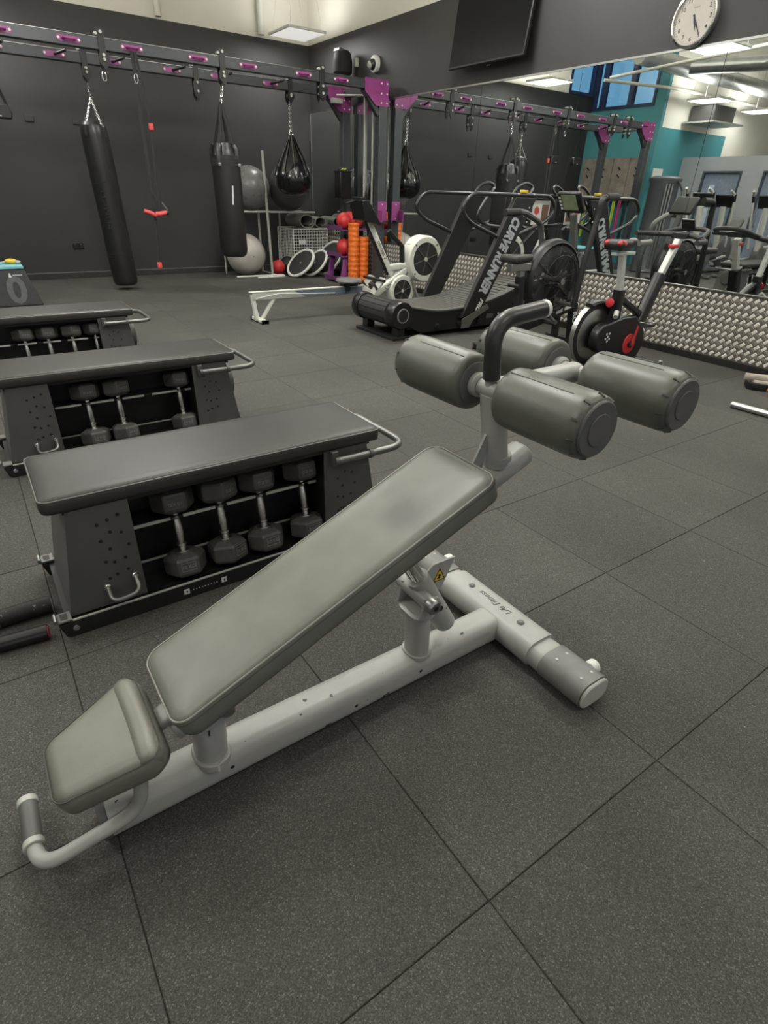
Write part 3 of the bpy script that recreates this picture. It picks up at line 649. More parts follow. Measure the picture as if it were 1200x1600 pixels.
#@@STORAGE
# ------------------------------------------------------------------ dumbbell storage benches
def storage_bench(oy, label):
    t = thing('dumbbell_bench', label, 'bench', (0.66, oy, 0), 'padded dumbbell storage benches')
    yf, yb = oy-.20, oy+.20
    pf = lambda u, v, h: Vector((.655+u, oy+v, .49+h))
    p = MB().slab(pf, -.655, .655, .42, .42, .035, [(.012,-.052),(.003,-.048),(0,-.038),(0,-.016),(.004,-.006),(.012,-.001),(.022,.0008),(.05,.0016)], 6).build('bench_pad', VDARK, t, ang=70)
    MB().tube([pf(u, v, -.0065) for u, v in pad_outline(.655, .21, .035, .0035)], .0024, 6, closed=True).build("piping", mat("charcoal_piping", (.17,.165,.155), .3), p)
    B((.06, oy-.19, .425), (1.26, oy+.19, .438)).build('pad_board', BLK, t, smooth=False)
    # perforated end housings: sloped front, rear and outer sheets
    for nm, xs in (('left', (.068, .262, .0, .262)), ('right', (1.03, 1.24, 1.03, 1.305))):
        xt0, xt1, xb0, xb1 = xs
        for sy, yy in ((-1, yf), (1, yb)):
            q = MB().prism([(xb0, yy-sy*.0, .063), (xb1, yy, .063), (xt1, yy, .437), (xt0, yy, .437)], (0, -sy*.006, 0)).build('end_plate', GREYST, t, bevel=.0015)
            if sy < 0:
                h = MB(); cx = (xt0+xt1)/2 + (.02 if nm == 'left' else -.005)
                for (dx, z) in ((-.035,.37),(0,.38),(.035,.39),(-.035,.31),(0,.335),(.035,.325),(-.012,.275),(-.035,.23),(-.008,.222),(.03,.228),(-.035,.165),(-.008,.173),(.03,.182),(.05,.275)):
                    h.lathe((cx+dx, yy-.0003, z), (0,-1,0), [(.0062,0),(.0062,.0006)], 10)
                stuff(h.build('perforation', BLK, q, smooth=False))
        if nm == 'left': pl_ = [(xb0, yf+.004, .063), (xb0, yb-.004, .063), (xt0, yb-.004, .437), (xt0, yf+.004, .437)]; ex = (.005,0,0)
        else: pl_ = [(xb1, yf+.004, .063), (xb1, yb-.004, .063), (xt1, yb-.004, .437), (xt1, yf+.004, .437)]; ex = (-.005,0,0)
        MB().prism(pl_, ex).build('side_sheet', GREYST, t, smooth=False)
        xi = xt1 if nm == 'left' else xt0
        B((xi-.004 if nm == 'left' else xi, yf+.008, .063), (xi if nm == 'left' else xi+.004, yb-.008, .437)).build('inner_wall', BLK, t, smooth=False)
    B((.262, oy-.004, .05), (1.03, oy+.004, .437)).build('divider', BLK, t, smooth=False)
    # slotted upper shelf: five cradles whose front edge is bare steel
    sh = B((.266, oy-.125, .286), (1.026, oy-.006, .292)).build('upper_shelf', BLK, t, smooth=False)


    for xa, xb in ((.272,.404),(.452,.578),(.626,.746),(.794,.942),(.990,1.026)): B((xa, oy-.1315, .284), (xb, oy-.125, .294)).build('shelf_edge', LGREY, sh, smooth=False)
    tr_ = B((.264, oy-.185, .046), (1.028, oy-.006, .052)).build('lower_tray', BLK, t, smooth=False)
    B((.264, oy-.052, .052), (1.028, oy-.046, .098)).build('tray_lip', BLK, tr_, smooth=False)
    B((.264, oy-.0535, .098), (1.028, oy-.0445, .103)).build('tray_lip_edge', LGREY, tr_, smooth=False)
    for sy in (-1, 1):
        ya, yb2 = (oy+sy*.225, oy+sy*.205)
        r = MB().prism([(-.045, ya, .055), (-.03, ya, .008), (-.01, ya, .0), (1.33, ya, .0), (1.35, ya, .012), (1.35, ya, .062), (.0, ya, .062)], (0, yb2-ya, 0)).build('base_rail', BLK, t, bevel=.002, smooth=False)
        B((.0, (ya if sy < 0 else ya-.005)-.001, .0622), (1.345, (ya+.005 if sy < 0 else ya)+.001, .0665)).build('rail_edge', LGREY, r, smooth=False)
        MB().lathe((.005, ya, .034), (0, -1 if sy < 0 else 1, 0), [(.011,-.001),(.011,.004),(.006,.006)], 12).build('bolt', CHROME, r)
        c = MB().box((-.052, min(ya,yb2)-.004, .0665), (.0, max(ya,yb2)+.03, .074)).build('foot_clip', MGREY, r, bevel=.002)
        MB().cyl((-.05, min(ya,yb2)-.006, .078), (-.05, max(ya,yb2)+.02, .078), .007, seg=10).build('clip_pin', STEEL, r)
        B((-.035, min(ya,yb2)+.004, .0741), (-.012, max(ya,yb2)+.02, .0745)).build('clip_slot', BLK, c, smooth=False)
        if sy < 0:
            for bx in (.385, .535): B((bx, ya-.0012, .020), (bx+.022, ya-.0002, .042)).build('rail_mark', WINK, r, bevel=.003, smooth=False)
            for bx in (.39, .54): B((bx+.004, ya-.0016, .027), (bx+.010, ya-.0013, .035)).build('rail_mark_slot', BLK, r, smooth=False)
            d = MB()
            for k in range(9): d.box((.42+k*.0118, ya-.001, .029), (.424+k*.0118, ya-.0002, .0325))
            stuff(d.build('rail_dots', WINK, r, smooth=False))
    MB().lathe((1.285, oy+.02, .27), (1,0,0), [(.105,0),(.105,.03),(.098,.042),(.03,.046)], 24).build('end_disc', GREYST, t)
    B((-.02, oy-.2, .004), (.0, oy+.2, .06)).build('cross_rail', BLK, t, smooth=False)
    B((1.30, oy-.2, .004), (1.32, oy+.2, .06)).build('cross_rail', BLK, t, smooth=False)
    u = MB().tube(fillet([(.135, yf-.002, .135), (.135, yf-.062, .108), (.232, yf-.062, .118), (.232, yf-.002, .15)], .035, 6), .0088, 12).build('lower_handle', mat('dark_steel_tube', (.20,.20,.19), .35, metal=.8), t)
    for hx, hz in ((.135, .136), (.232, .151)): MB().lathe((hx, yf-.001, hz), (0,-1,0), [(.014,0),(.014,.006),(.011,.010)], 12).build('handle_nut', CHROME, u)
    lp = MB().tube(fillet([(1.075, oy-.228, .40), (1.435, oy-.228, .40), (1.435, oy+.228, .40), (1.075, oy+.228, .40)], .10, 8), .0145, 14).build('end_handle', mat('dark_steel_tube', (.20,.20,.19), .35, metal=.8), t)
    for sy in (-1, 1):
        MB().lathe((1.075, oy+sy*.228, .40), (-1,0,0), [(.0165,-.01),(.0165,.008),(.008,.010)], 14).build('handle_cap', DGREY, lp)
        MB().tube([(1.235, oy+sy*.228, .40), (1.25, oy+sy*.228, .40)], .0195, 14).build('handle_collar', DGREY, lp)
        B((1.055, oy+sy*.205-.022, .378), (1.085, oy+sy*.205+.022, .438)).build('handle_bracket', GREYST, lp, bevel=.003)
    return t
def pad_outline(hx, hy, r, d, seg=6):
    out = []
    for sx, sy, a0 in ((1,1,0),(-1,1,PI/2),(-1,-1,PI),(1,-1,1.5*PI)):
        q = r-d
        for k in range(seg+1):
            t = a0+PI/2*k/seg; out.append((sx*(hx-r)+q*math.cos(t), sy*(hy-r)+q*math.sin(t)))
    return out
BENCH_Y = (2.015, 3.495, 5.12)
sb1 = storage_bench(BENCH_Y[0], 'charcoal padded storage bench nearest the camera with four dumbbells in it')
sb1.scale = (.97, .98, 1.05); sb1.location.x = .635
sb2 = dup(sb1, (0.585, BENCH_Y[1], 0), 'middle charcoal padded storage bench with three dumbbells and one gap')
sb3 = dup(sb1, (0.385, BENCH_Y[2], 0), 'farthest charcoal padded storage bench, cut off by the left photo edge')

# hexagonal dumbbells stand on end in the cradles
def dumbbell():
    t = thing('dumbbell', '', 'dumbbell', (0, 0, 0.057), 'hexagonal dumbbells in the storage benches')
    for z0, flip in ((.057, False), (.309, True)):
        R, H = .079, .090
        prof = [(R*.74, 0), (R*.95, .010), (R, .018), (R, H-.022), (R*.93, H-.012), (R*.62, H)] if not flip else [(R*.62, 0), (R*.93, .012), (R, .022), (R, H-.018), (R*.95, H-.010), (R*.74, H)]
        h = MB().lathe((0,0,z0), (0,0,1), prof, 6, ref=(math.cos(PI/6*2), math.sin(PI/6*2), 0)).build('hex_head', HEXR, t, bevel=.004, smooth=True, ang=20)
        zc = z0 + H/2 + (.001 if not flip else -.001); yq = -R*math.cos(PI/6)
        p = MB()
        for lo, hi in (((-.027, yq-.0012, zc-.017), (.027, yq+.001, zc-.0150)), ((-.027, yq-.0012, zc+.0150), (.027, yq+.001, zc+.017)), ((-.027, yq-.0012, zc-.0150), (-.025, yq+.001, zc+.0150)), ((.025, yq-.0012, zc-.0150), (.027, yq+.001, zc+.0150))): p.box(lo, hi)
        f = p.build('label_frame', MGREY if not flip else DGREY, h, smooth=False)
        s_ = -1 if flip else 1
        text('weight_lettering', '10 KG', .019, (0, yq-.0006, zc), (s_,0,0), (0,0,s_), MGREY, h, .0004, bold=.0004)
    MB().lathe((0,0,.138), (0,0,1), [(.026,0),(.024,.012),(.0145,.016),(.0140,.030),(.0185,.034),(.0185,.042),(.0135,.046),(.0165,.075),(.0175,.095),(.0165,.115),(.0135,.140),(.018,.146),(.018,.154),(.0140,.158),(.0140,.172),(.024,.176)], 16).build('handle', KNURL, t)
    return t
db = dumbbell()
ordn = ['first', 'second', 'third', 'fourth']
place = []
for n, (dx, rz) in enumerate(((.410, -4), (.578, 31), (.742, 3), (.932, 4))): place.append((dx, BENCH_Y[0]-.150, rz, ordn[n] + ' dumbbell from the left in the nearest storage bench'))
for dx, rz, lab in ((.372, 8, 'leftmost dumbbell in the middle storage bench'), (.532, 26, 'second dumbbell in the middle bench, left of the empty cradle'), (.875, 2, 'lone dumbbell right of the gap in the middle storage bench')): place.append((dx, BENCH_Y[1]-.150, rz, lab))
for n, dx in enumerate((.235, .39, .555, .72)): place.append((dx, BENCH_Y[2]-.150, (12, 4, 28, 0)[n], ordn[n] + ' visible dumbbell from the left in the farthest storage bench'))
for k, (x, y, rz, lab) in enumerate(place):
    o = db if k == 0 else dup(db, (0,0,0))
    o.location = (x, y, 0.072); o.rotation_mode = 'ZYX'; o.rotation_euler = (math.radians(-11), 0, math.radians(rz)); o['label'] = lab
#@@RIG
# ------------------------------------------------------------------ rig with two long beams
YF, YR = 8.41, 9.46
rig = thing('training_rig', 'long slate steel rig with purple grip plates spanning the back of the room', 'rig', (2.5, 8.93, 0))
def frame_beam(y):
    b = B((-.62, y-.05, 2.645), (5.62, y+.05, 2.755)).build('beam', RIGM, rig, bevel=.006)
    B((-.62, y-.052, 2.7555), (5.62, y+.04, 2.759)).build('beam_edge', STEEL, b, smooth=False)
    return b
PLX = (-.45, .25, .92, 1.57, 2.22, 2.98, 3.62, 4.40, 4.98)
for y in (YF, YR):
    bm_ = frame_beam(y)
    for x in PLX:
        if y == YR and x > 4.5: continue
        p = MB().prism([(x-.125, y-.0505, 2.70), (x-.105, y-.0505, 2.672), (x+.105, y-.0505, 2.672), (x+.125, y-.0505, 2.70), (x+.105, y-.0505, 2.728), (x-.105, y-.0505, 2.728)], (0, -.006, 0)).build('grip_plate', PURP, rig, bevel=.001)
        if y == YF: MB().tube(fillet([(x-.06, y-.055, 2.70), (x-.06, y-.10, 2.70), (x+.06, y-.10, 2.70), (x+.06, y-.055, 2.70)], .03, 4), .011, 8).build('grip_bar', PURP, p)
        else: MB().cyl((x+.01, y-.055, 2.70), (x+.10, y-.30, 2.72), .016, seg=10).build('peg_bar', BLK, p)
        for sx in (-1, 1): MB().lathe((x+sx*.10, y-.056, 2.70), (0,-1,0), [(.014,0),(.014,.006),(.009,.009)], 8).build('bolt', WHITEP, p)
def trolley(x, y, zb):
    t = MB().prism([(x-.036, y-.065, 2.83), (x+.036, y-.065, 2.83), (x+.036, y-.065, 2.62), (x+.062, y-.065, 2.60), (x+.062, y-.065, zb+.09), (x+.005, y-.065, zb), (x-.055, y-.065, zb+.07), (x-.055, y-.065, 2.60), (x-.036, y-.065, 2.62)], (0, .012, 0)).build('hanger_plate', BLK, rig, bevel=.002)
    MB().prism([(x-.028, y+.053, 2.83), (x+.028, y+.053, 2.83), (x+.028, y+.053, zb+.07), (x+.005, y+.053, zb), (x-.028, y+.053, zb+.05)], (0, .012, 0)).build('rear_plate', BLK, t)
    for z in (2.80, 2.60, zb+.10): MB().cyl((x, y-.085, z), (x, y+.085, z), .016, seg=10).build('roller_bolt', LGREY, t)
    MB().cyl((x-.05, y-.075, 2.785), (x-.05, y-.02, 2.785), .015, seg=10).build('side_bolt', LGREY, t)
    return t
for x, y, zb in ((1.90, YF, 2.46), (3.28, YF, 2.46), (4.68, YF, 2.42), (1.90, YR, 2.46), (3.30, YR, 2.40), (4.72, YR, 2.48), (.55, YF, 2.46), (.05, YF, 2.44)): trolley(x, y, zb)
# end frames: two posts, cross beam, purple gussets
for xe, sg in ((5.70, 1), (-.70, -1)):
    for y in (YF, YR):
        p = B((xe-.07, y-.06, 0), (xe+.07, y+.06, 2.62)).build('post', RIGM, rig, bevel=.006)
        B((xe-.10, y-.10, 0), (xe+.10, y+.10, .012)).build('foot_plate', RIGM, p, smooth=False)
        hs = MB()
        for k in range(24):
            hs.lathe((xe-sg*.0705, y, .25+k*.1), (-sg,0,0), [(.011,-.001),(.011,.0006)], 8)
        stuff(hs.build('post_holes', BLK, p, smooth=False))
        if sg > 0 or True:
            g = MB().prism([(xe-sg*.33, y-.064, 2.775), (xe+sg*.085, y-.064, 2.775), (xe+sg*.085, y-.064, 2.46), (xe-sg*.14, y-.064, 2.46), (xe-sg*.33, y-.064, 2.62)], (0, .008, 0)).build('corner_plate', PURP, rig, bevel=.001)
            MB().prism([(xe-sg*.33, y+.056, 2.775), (xe+sg*.085, y+.056, 2.775), (xe+sg*.085, y+.056, 2.46), (xe-sg*.14, y+.056, 2.46), (xe-sg*.33, y+.056, 2.62)], (0, .008, 0)).build('corner_plate', PURP, rig, bevel=.001)
            for bx in (-.045, .05):
                for bz in (2.50, 2.61, 2.73): MB().lathe((xe+sg*bx, y-.064, bz), (0,-1,0), [(.012,0),(.012,.006),(.008,.009)], 8).build('bolt', WHITEP, g)
        MB().beam((xe-sg*.30, y, 2.64), (xe-sg*.06, y, 2.36), .08, .07).build('knee_brace', RIGM, rig, bevel=.004)
    B((xe-.05, YF+.06, 2.645), (xe+.05, YR-.06, 2.755)).build('cross_beam', RIGM, rig, bevel=.005)
# stack of pale guide tubes and cable of the pulley station
for k, (x, y) in enumerate(((5.66, 8.80), (5.70, 8.84), (5.74, 8.88), (5.70, 8.63))):
    MB().cyl((x, y, 1.12), (x, y, 2.66 if k < 3 else 2.50), .017, seg=10).build('guide_tube', LGREY, rig)
MB().tube(fillet([(5.70, 8.63, 2.50), (5.64, 8.75, 2.62), (5.40, 9.20, 2.64)], .05), .013, 8).build('pulley_arm', LGREY, rig)
B((5.38, 9.28, 2.55), (5.56, 9.36, 2.615)).build('pulley_box', LGREY, rig, bevel=.006)
# pale bent post brace
MB().tube(fillet([(5.79, 8.62, .3), (5.79, 8.62, 2.46), (5.74, 8.55, 2.56)], .04), .014, 8).build('pale_tube', WHITEP, rig)

# ------------------------------------------------------------------ things hung from the rig
def chain_mb(a, b, r=.011, w=.0045, n=None, mb=None):
    mb = mb or MB(); a = Vector(a); b = Vector(b); d = (b-a); L = d.length; d.normalize(); n = n or max(2, int(L/(r*2.6)))
    s1 = d.orthogonal().normalized(); s2 = d.cross(s1)
    for k in range(n):
        c = a+d*(L*(k+.5)/n); u = s1 if k % 2 else s2; h = L/n*.5+w*1.6
        pts = [c+d*(h*math.cos(t))+u*(r*math.sin(t)) for t in [2*PI*i/10 for i in range(10)]]
        mb.tube(pts, w, 5, closed=True)
    return mb
def karabiner(c, s=.045):
    c = Vector(c); return MB().tube([c+Vector((.5*s*math.cos(t), 0, s*math.sin(t))) for t in [2*PI*i/14 for i in range(14)]], .007, 7, closed=True)
tag(karabiner((1.88, YF-.01, 2.41)).build('karabiner', CHROME), 'empty steel karabiner hanging from the front beam above the tall bag', 'karabiner')

# tall bag on a chain (leans a little)
hb_ = thing('punching_bag', 'tall black punching bag hung on a chain, its base almost on the floor', 'punching bag', (1.90, YR, .05), 'punching bags on the rig')
ax = Vector((-.03, 0, 1)).normalized(); bb = Vector((1.925, YR, .06)); Lb = 1.98
prof = [(.09,0),(.135,.006),(.158,.03),(.168,.07),(.170,.3),(.167,.9),(.170,1.4),(.166,1.84),(.158,1.92),(.148,1.95)]
bg_ = MB().lathe(bb, ax, prof, 32).build('bag_body', BAGV, hb_, ang=60)
top = bb + ax*1.95
MB().lathe(top, ax, [(.148,-.02),(.12,.035),(.07,.06),(.03,.07)], 20).build('bag_collar', BAGV, bg_)
ap = Vector((1.905, YR, 2.30))
for k in range(4):
    t = PI/4+k*PI/2; p = top + Vector((.14*math.cos(t), .14*math.sin(t), -.02))
    stuff(chain_mb(p, ap, .010, .004).build('chain', CHROME, hb_))
    q = top + Vector((.168*math.cos(t), .168*math.sin(t), -.13))
    MB().tube([q+Vector((.004*math.cos(t),.004*math.sin(t),0)), p+Vector((.02*math.cos(t), .02*math.sin(t), 0))], .018, 8, flat=.005).build('strap', WEBB, bg_)
stuff(chain_mb(ap, (1.90, YR, 2.455), .012, .005).build('top_chain', CHROME, hb_))
cre = MB()
for z in (.40, .43, 1.30): cre.tube([bb+ax*z+Vector((.1685*math.cos(t), .1685*math.sin(t), .015*math.sin(t*3))) for t in [PI+PI*i/12 for i in range(13)]], .004, 5)
cre.build('seam', BAGV, bg_)
text('faint_lettering', 'PUNCH', .14, bb+ax*.98+Vector((-.065, -.159, 0)), ax, (-.86,-.5,0), mat('faint_print', (.028,.027,.026), .45), bg_, .004)

# shorter bag on straps
sb_ = thing('punching_bag', 'shorter black punching bag hung on two straps with a pale scuff on its front', 'punching bag', (3.23, YF, .52), 'punching bags on the rig')
b2 = Vector((3.235, YF, .50))
bd = MB().lathe(b2, (-.01,0,1), [(.08,0),(.14,.010),(.172,.04),(.185,.10),(.184,.6),(.186,1.1),(.182,1.22)], 30).build('bag_body', BAGV, sb_, ang=60)
MB().lathe(b2+Vector((-.012,0,1.20)), (0,0,1), [(.182,0),(.150,.03),(.135,.10),(.12,.16),(.06,.18)], 20).build('bag_collar', BAGV, bd)
MB().lathe(b2+Vector((-.01,0,1.10)), (0,0,1), [(.1865,0),(.1875,.01),(.1875,.075),(.1865,.085)], 30, cap=False).build('webbing_band', WEBB, bd)
for k, a_ in enumerate((-135, -45, 45, 135)):
    t = math.radians(a_); e = b2 + Vector((-.012+.150*math.cos(t), .150*math.sin(t), 1.17))
    MB().tube([e, e+Vector((-.0*math.cos(t),0,.10)), b2+Vector((.0,0,1.80))], .022, 8, flat=.006).build('strap', WEBB, sb_)
    MB().tube([e+Vector((.02*math.cos(t),.02*math.sin(t),-.06)), e+Vector((.022*math.cos(t),.022*math.sin(t),.12)), e+Vector((-.01*math.cos(t),-.01*math.sin(t),.17))], .040, 10, flat=.022).build('padded_tab', BAGV, sb_)
    B(tuple(e+Vector((.04*math.cos(t)-.02,.04*math.sin(t)-.02,-.07))), tuple(e+Vector((.04*math.cos(t)+.02,.04*math.sin(t)+.02,-.035)))).build('buckle', STEEL, sb_, bevel=.004)
stuff(chain_mb(b2+Vector((0,0,1.79)), (3.27, YF, 2.455), .014, .006, 5).build('top_chain', CHROME, sb_))
MB().beam(b2+Vector((-.03,-.1865,.66)), b2+Vector((-.015,-.1865,.88)), .018, .002, side=(1,0,0)).build('scuff', WINK, bd, smooth=False)

# teardrop bag
tb = thing('teardrop_bag', 'glossy black teardrop punching bag on a steel chain near the corner', 'punching bag', (4.73, YR, 1.27), 'punching bags on the rig')
cb = Vector((4.73, YR, 1.27))
td = MB().lathe(cb, (0,0,1), [(.04,0),(.14,.012),(.22,.055),(.27,.12),(.287,.20),(.280,.28),(.245,.38),(.19,.49),(.13,.60),(.08,.70),(.045,.78)], 32).build('bag_body', BAGP, tb, ang=60)
for k in range(10):
    t = 2*PI*k/10; R_ = lambda r, h: cb+Vector((r*math.cos(t), r*math.sin(t), h))
    MB().tube([R_(.283,.28), R_(.250,.38), R_(.197,.49), R_(.138,.60), R_(.086,.70), R_(.03,.82)], .012, 6).build('pleat_strap', BAGP, td)
MB().tube([cb+Vector((.03*math.cos(t), 0, .845+.045*math.sin(t))) for t in [2*PI*i/14 for i in range(14)]], .010, 7, closed=True).build('shackle', CHROME, tb)
stuff(chain_mb(cb+Vector((0,0,.88)), (4.72, YR, 2.47), .017, .0065, 12).build('chain', CHROME, tb))

# suspension straps
tx = thing('suspension_trainer', 'black suspension straps with red handles hanging from the front beam', 'straps', (2.21, YF, 1.0))
w1 = MB().tube([(2.21, YF-.07, 2.67), (2.205, YF-.07, 2.0), (2.20, YF-.07, 1.5), (2.19, YF-.07, 1.22)], .022, 6, flat=.005).build('strap', WEBB, tx)
MB().tube([(2.24, YF-.08, 2.67), (2.30, YF-.08, 2.0), (2.265, YF-.08, 1.35), (2.29, YF-.08, 1.17)], .016, 6, flat=.004).build('strap', WEBB, tx)
MB().tube([(2.20, YF-.06, 1.8), (2.205, YF-.06, 1.4), (2.19, YF-.06, .95), (2.155, YF-.06, .50)], .017, 6, flat=.004).build('tail_strap', WEBB, tx)
MB().tube([(2.16, YF-.075, 1.40), (2.16, YF-.075, 1.06)], .012, 6, flat=.004).build('handle_strap', WEBB, tx)
MB().tube([(2.19, YF-.075, 1.28), (2.29, YF-.075, 1.17), (2.25, YF-.075, 1.07)], .012, 6, flat=.004).build('handle_strap', WEBB, tx)
MB().tube([(2.30, YF-.075, 1.17), (2.36, YF-.075, 1.08)], .008, 6, flat=.004).build('handle_strap', STEEL, tx)
MB().tube([(2.20, YF-.09, 1.035), (2.26, YF-.10, 1.04), (2.34, YF-.10, 1.055)], .027, 10).build('foam_handle', REDH, tx)
MB().tube([(2.06, YF-.09, 1.07), (2.12, YF-.10, 1.055), (2.20, YF-.09, 1.02)], .024, 10).build('foam_handle', REDH, tx)
MB().tube([(2.33, YF-.10, 1.055), (2.355, YF-.10, 1.055)], .029, 10).build('handle_cap', BLK, tx)
B((2.275, YF-.095, 1.93), (2.325, YF-.065, 2.0)).build('red_tab', REDH, tx, bevel=.006)
B((2.13, YF-.075, .40), (2.185, YF-.05, .47)).build('red_tab', REDH, tx, bevel=.006)
MB().tube([(2.21+.02*math.cos(t), YF-.075, 2.42+.045*math.sin(t)) for t in [2*PI*i/12 for i in range(12)]], .007, 6, closed=True).build('hook', CHROME, tx)
# hanging arm slings
def sling(x, lab, z=2.0):
    t = thing('arm_sling', lab, 'sling', (x, YR, z), 'arm slings on the rig')
    MB().prism([(x-.12, YR-.05, z), (x+.12, YR-.05, z), (x+.135, YR-.05, z+.06), (x+.11, YR-.05, z+.145), (x-.11, YR-.05, z+.145), (x-.135, YR-.05, z+.06)], (0,.10,0)).build('padded_loop', BAGV, t, bevel=.015)
    for sx in (-1, 1): MB().tube([(x+sx*.10, YR, z+.14), (x, YR, z+.50), (x, YR, 2.64)], .016, 6, flat=.006).build('strap', WEBB, t)
    B((x-.02, YR-.052, z+.02), (x+.015, YR-.0505, z+.032)).build('size_mark', WINK, t, smooth=False)
sling(.84, 'black padded arm sling cut by the left photo edge')
sling(.15, 'second black padded arm sling, seen only in the mirror')
#@@CORNER
# ------------------------------------------------------------------ back wall fittings and corner clutter
def wall_box(x, z, lab):
    t = B((x-.055, YB-.018, z-.04), (x+.055, YB-.0005, z+.04)).build('wall_plate', mat('dark_plate', (.026,.025,.023), .5), bevel=.004)
    tag(t, lab, 'wall plate', 'dark blank plates on the back wall')
wall_box(1.32, 2.13, 'dark blank wall plate high on the back wall, left one'); wall_box(1.94, 2.14, 'dark blank wall plate just left of the tall bag top')
sk_ = thing('wall_socket', 'black double wall socket low on the back wall left of the tall bag', 'socket', (1.60, YB, .47))
B((1.52, YB-.012, .425), (1.68, YB-.0005, .515)).build('face_plate', BLKG, sk_, bevel=.004)
for dx in (-.04, .04):
    B((1.60+dx-.022, YB-.014, .445), (1.60+dx+.022, YB-.0122, .485)).build('outlet', INK, sk_, smooth=False)
    B((1.60+dx-.006, YB-.015, .493), (1.60+dx+.006, YB-.0122, .503)).build('switch', MGREY, sk_, smooth=False)
# plyometric box
px = thing('plyo_box', 'black plyometric box with a grey zero and teal edge at the left photo edge', 'box', (.35, 8.8, 0))
bx = MB().add([(-.1,8.55,0),(.72,8.55,0),(.72,9.15,0),(-.1,9.15,0),(0,8.60,.42),(.60,8.60,.42),(.60,9.10,.42),(0,9.10,.42)], [(0,3,2,1),(4,5,6,7),(0,1,5,4),(1,2,6,5),(2,3,7,6),(3,0,4,7)])
bx.build('box_body', mat('plyo_foam', (.035,.036,.038), .6), px, bevel=.012)
B((-.005, 8.585, .42), (.60, 9.11, .455)).build('teal_top', TEALE, px, bevel=.006)
nrm = Vector((0, .42, -.05)); upp = Vector((0, .05, .42)).normalized()
text('big_number', '0', .42, (.47, 8.568, .17), (1,0,0), upp, mat('plyo_number', (.10,.105,.105), .6), px, .002, bold=.012)
MB().prism([(.42, 8.588, .33), (.455, 8.588, .33), (.44, 8.593, .375), (.43, 8.593, .375)], (0,-.003,0)).build('logo_mark', WINK, px, smooth=False)
lw = MB()
for k in range(9): lw.box((.465+k*.0115, 8.586, .347), (.473+k*.0115, 8.589, .358))
stuff(lw.build('small_lettering', WINK, px, smooth=False))
gl = thing('training_glove', 'yellow and grey glove lying on the plyometric box', 'glove', (.52, 8.85, .455))
MB().ball((.50, 8.85, .485), .05, 12, 8, (1.3,.8,.6)).build('palm', YEL, gl); MB().ball((.57, 8.84, .475), .03, 10, 7, (1.2,.9,.65)).build('cuff', LGREY, gl); MB().ball((.43, 8.86, .470), .022, 10, 7, (1.4,.8,.65)).build('thumb', LGREY, gl)
# gym balls and their rack
rk = thing('ball_rack', 'slim pale steel rack holding the two big gym balls', 'rack', (4.6, 10.2, 0))
MB().cyl((4.55, 10.08, .03), (4.50, 10.08, 1.90), .022, seg=12).build('rack_post', LGREY, rk)
for x0, x1 in ((3.9, 4.58), (4.58, 5.45)): MB().tube([(x0, 10.10, 1.01), (x1, 10.10, 1.015)], .014, 8).build('shelf_rail', LGREY, rk)
for x0, x1 in ((3.9, 4.58), (4.58, 5.45)): MB().tube([(x0, 10.62, 1.01), (x1, 10.62, 1.015)], .014, 8).build('shelf_rail', LGREY, rk)
for x in (3.9, 4.58, 5.45): MB().cyl((x, 10.10, 1.013), (x, 10.62, 1.013), .012, seg=8).build('shelf_bar', LGREY, rk)
MB().cyl((4.60, 10.62, .0), (4.59, 10.62, 1.03), .02, seg=12).build('rack_post', LGREY, rk)
for x in (3.9, 5.0): MB().cyl((x, 10.62, 0), (x, 10.62, 1.02), .016, seg=10).build('rack_leg', LGREY, rk)
fr_ = MB().tube([(3.85, 10.0, .018), (4.72, 9.98, .018)], .016, 8).build('base_tube', WHITEP, rk); MB().tube([(4.6, 10.08, .018), (4.6, 10.62, .018)], .014, 8).build('base_tube', WHITEP, rk)
MB().tube([(4.15, 9.80, .016), (4.68, 9.84, .016)], .016, 8).build('base_tube', WHITEP, rk)
def gymball(c, r, m_, lab):
    t = thing('gym_ball', lab, 'gym ball', (c[0], c[1], c[2]-r), 'gym balls in the corner')
    prof = []
    o = MB().ball(c, r, 32, 20).build('ball_shell', m_, t, ang=80)
    MB().tube([Vector(c)+Vector((r*math.cos(q), r*math.sin(q)*.0, r*math.sin(q))) for q in [2*PI*i/40 for i in range(40)]], .004, 5, closed=True).build('moulded_ridge', m_, o)
    MB().lathe(Vector(c)+Vector((0,-r*.999,0)), (0,-1,0), [(.012,0),(.010,.004)], 10).build('valve_plug', MGREY, o)
gymball((4.36, 10.36, 1.355), .335, BALLG, 'shiny grey gym ball on the rack behind the shorter punching bag')
gymball((5.10, 10.36, 1.39), .365, BALLD, 'dark matt gym ball on the rack behind the teardrop bag')
gymball((4.17, 10.30, .335), .335, BALLP, 'pale pearl gym ball on the floor behind the shorter punching bag')
def medball(c, r, m_, lab, grp='medicine balls'):
    t = thing('medicine_ball', lab, 'ball', (c[0], c[1], c[2]-r), grp)
    o = MB().ball(c, r, 20, 12).build('ball_shell', m_, t, ang=80)
    MB().tube([Vector(c)+Vector((r*math.cos(q), 0, r*math.sin(q))) for q in [2*PI*i/24 for i in range(24)]], .003, 5, closed=True).build('seam', m_, o)
medball((4.72, 10.18, .125), .122, RED, 'red medicine ball on the floor by the rack post')
medball((4.98, 10.33, .145), .14, RUBK, 'black medicine ball on the floor behind the red one')
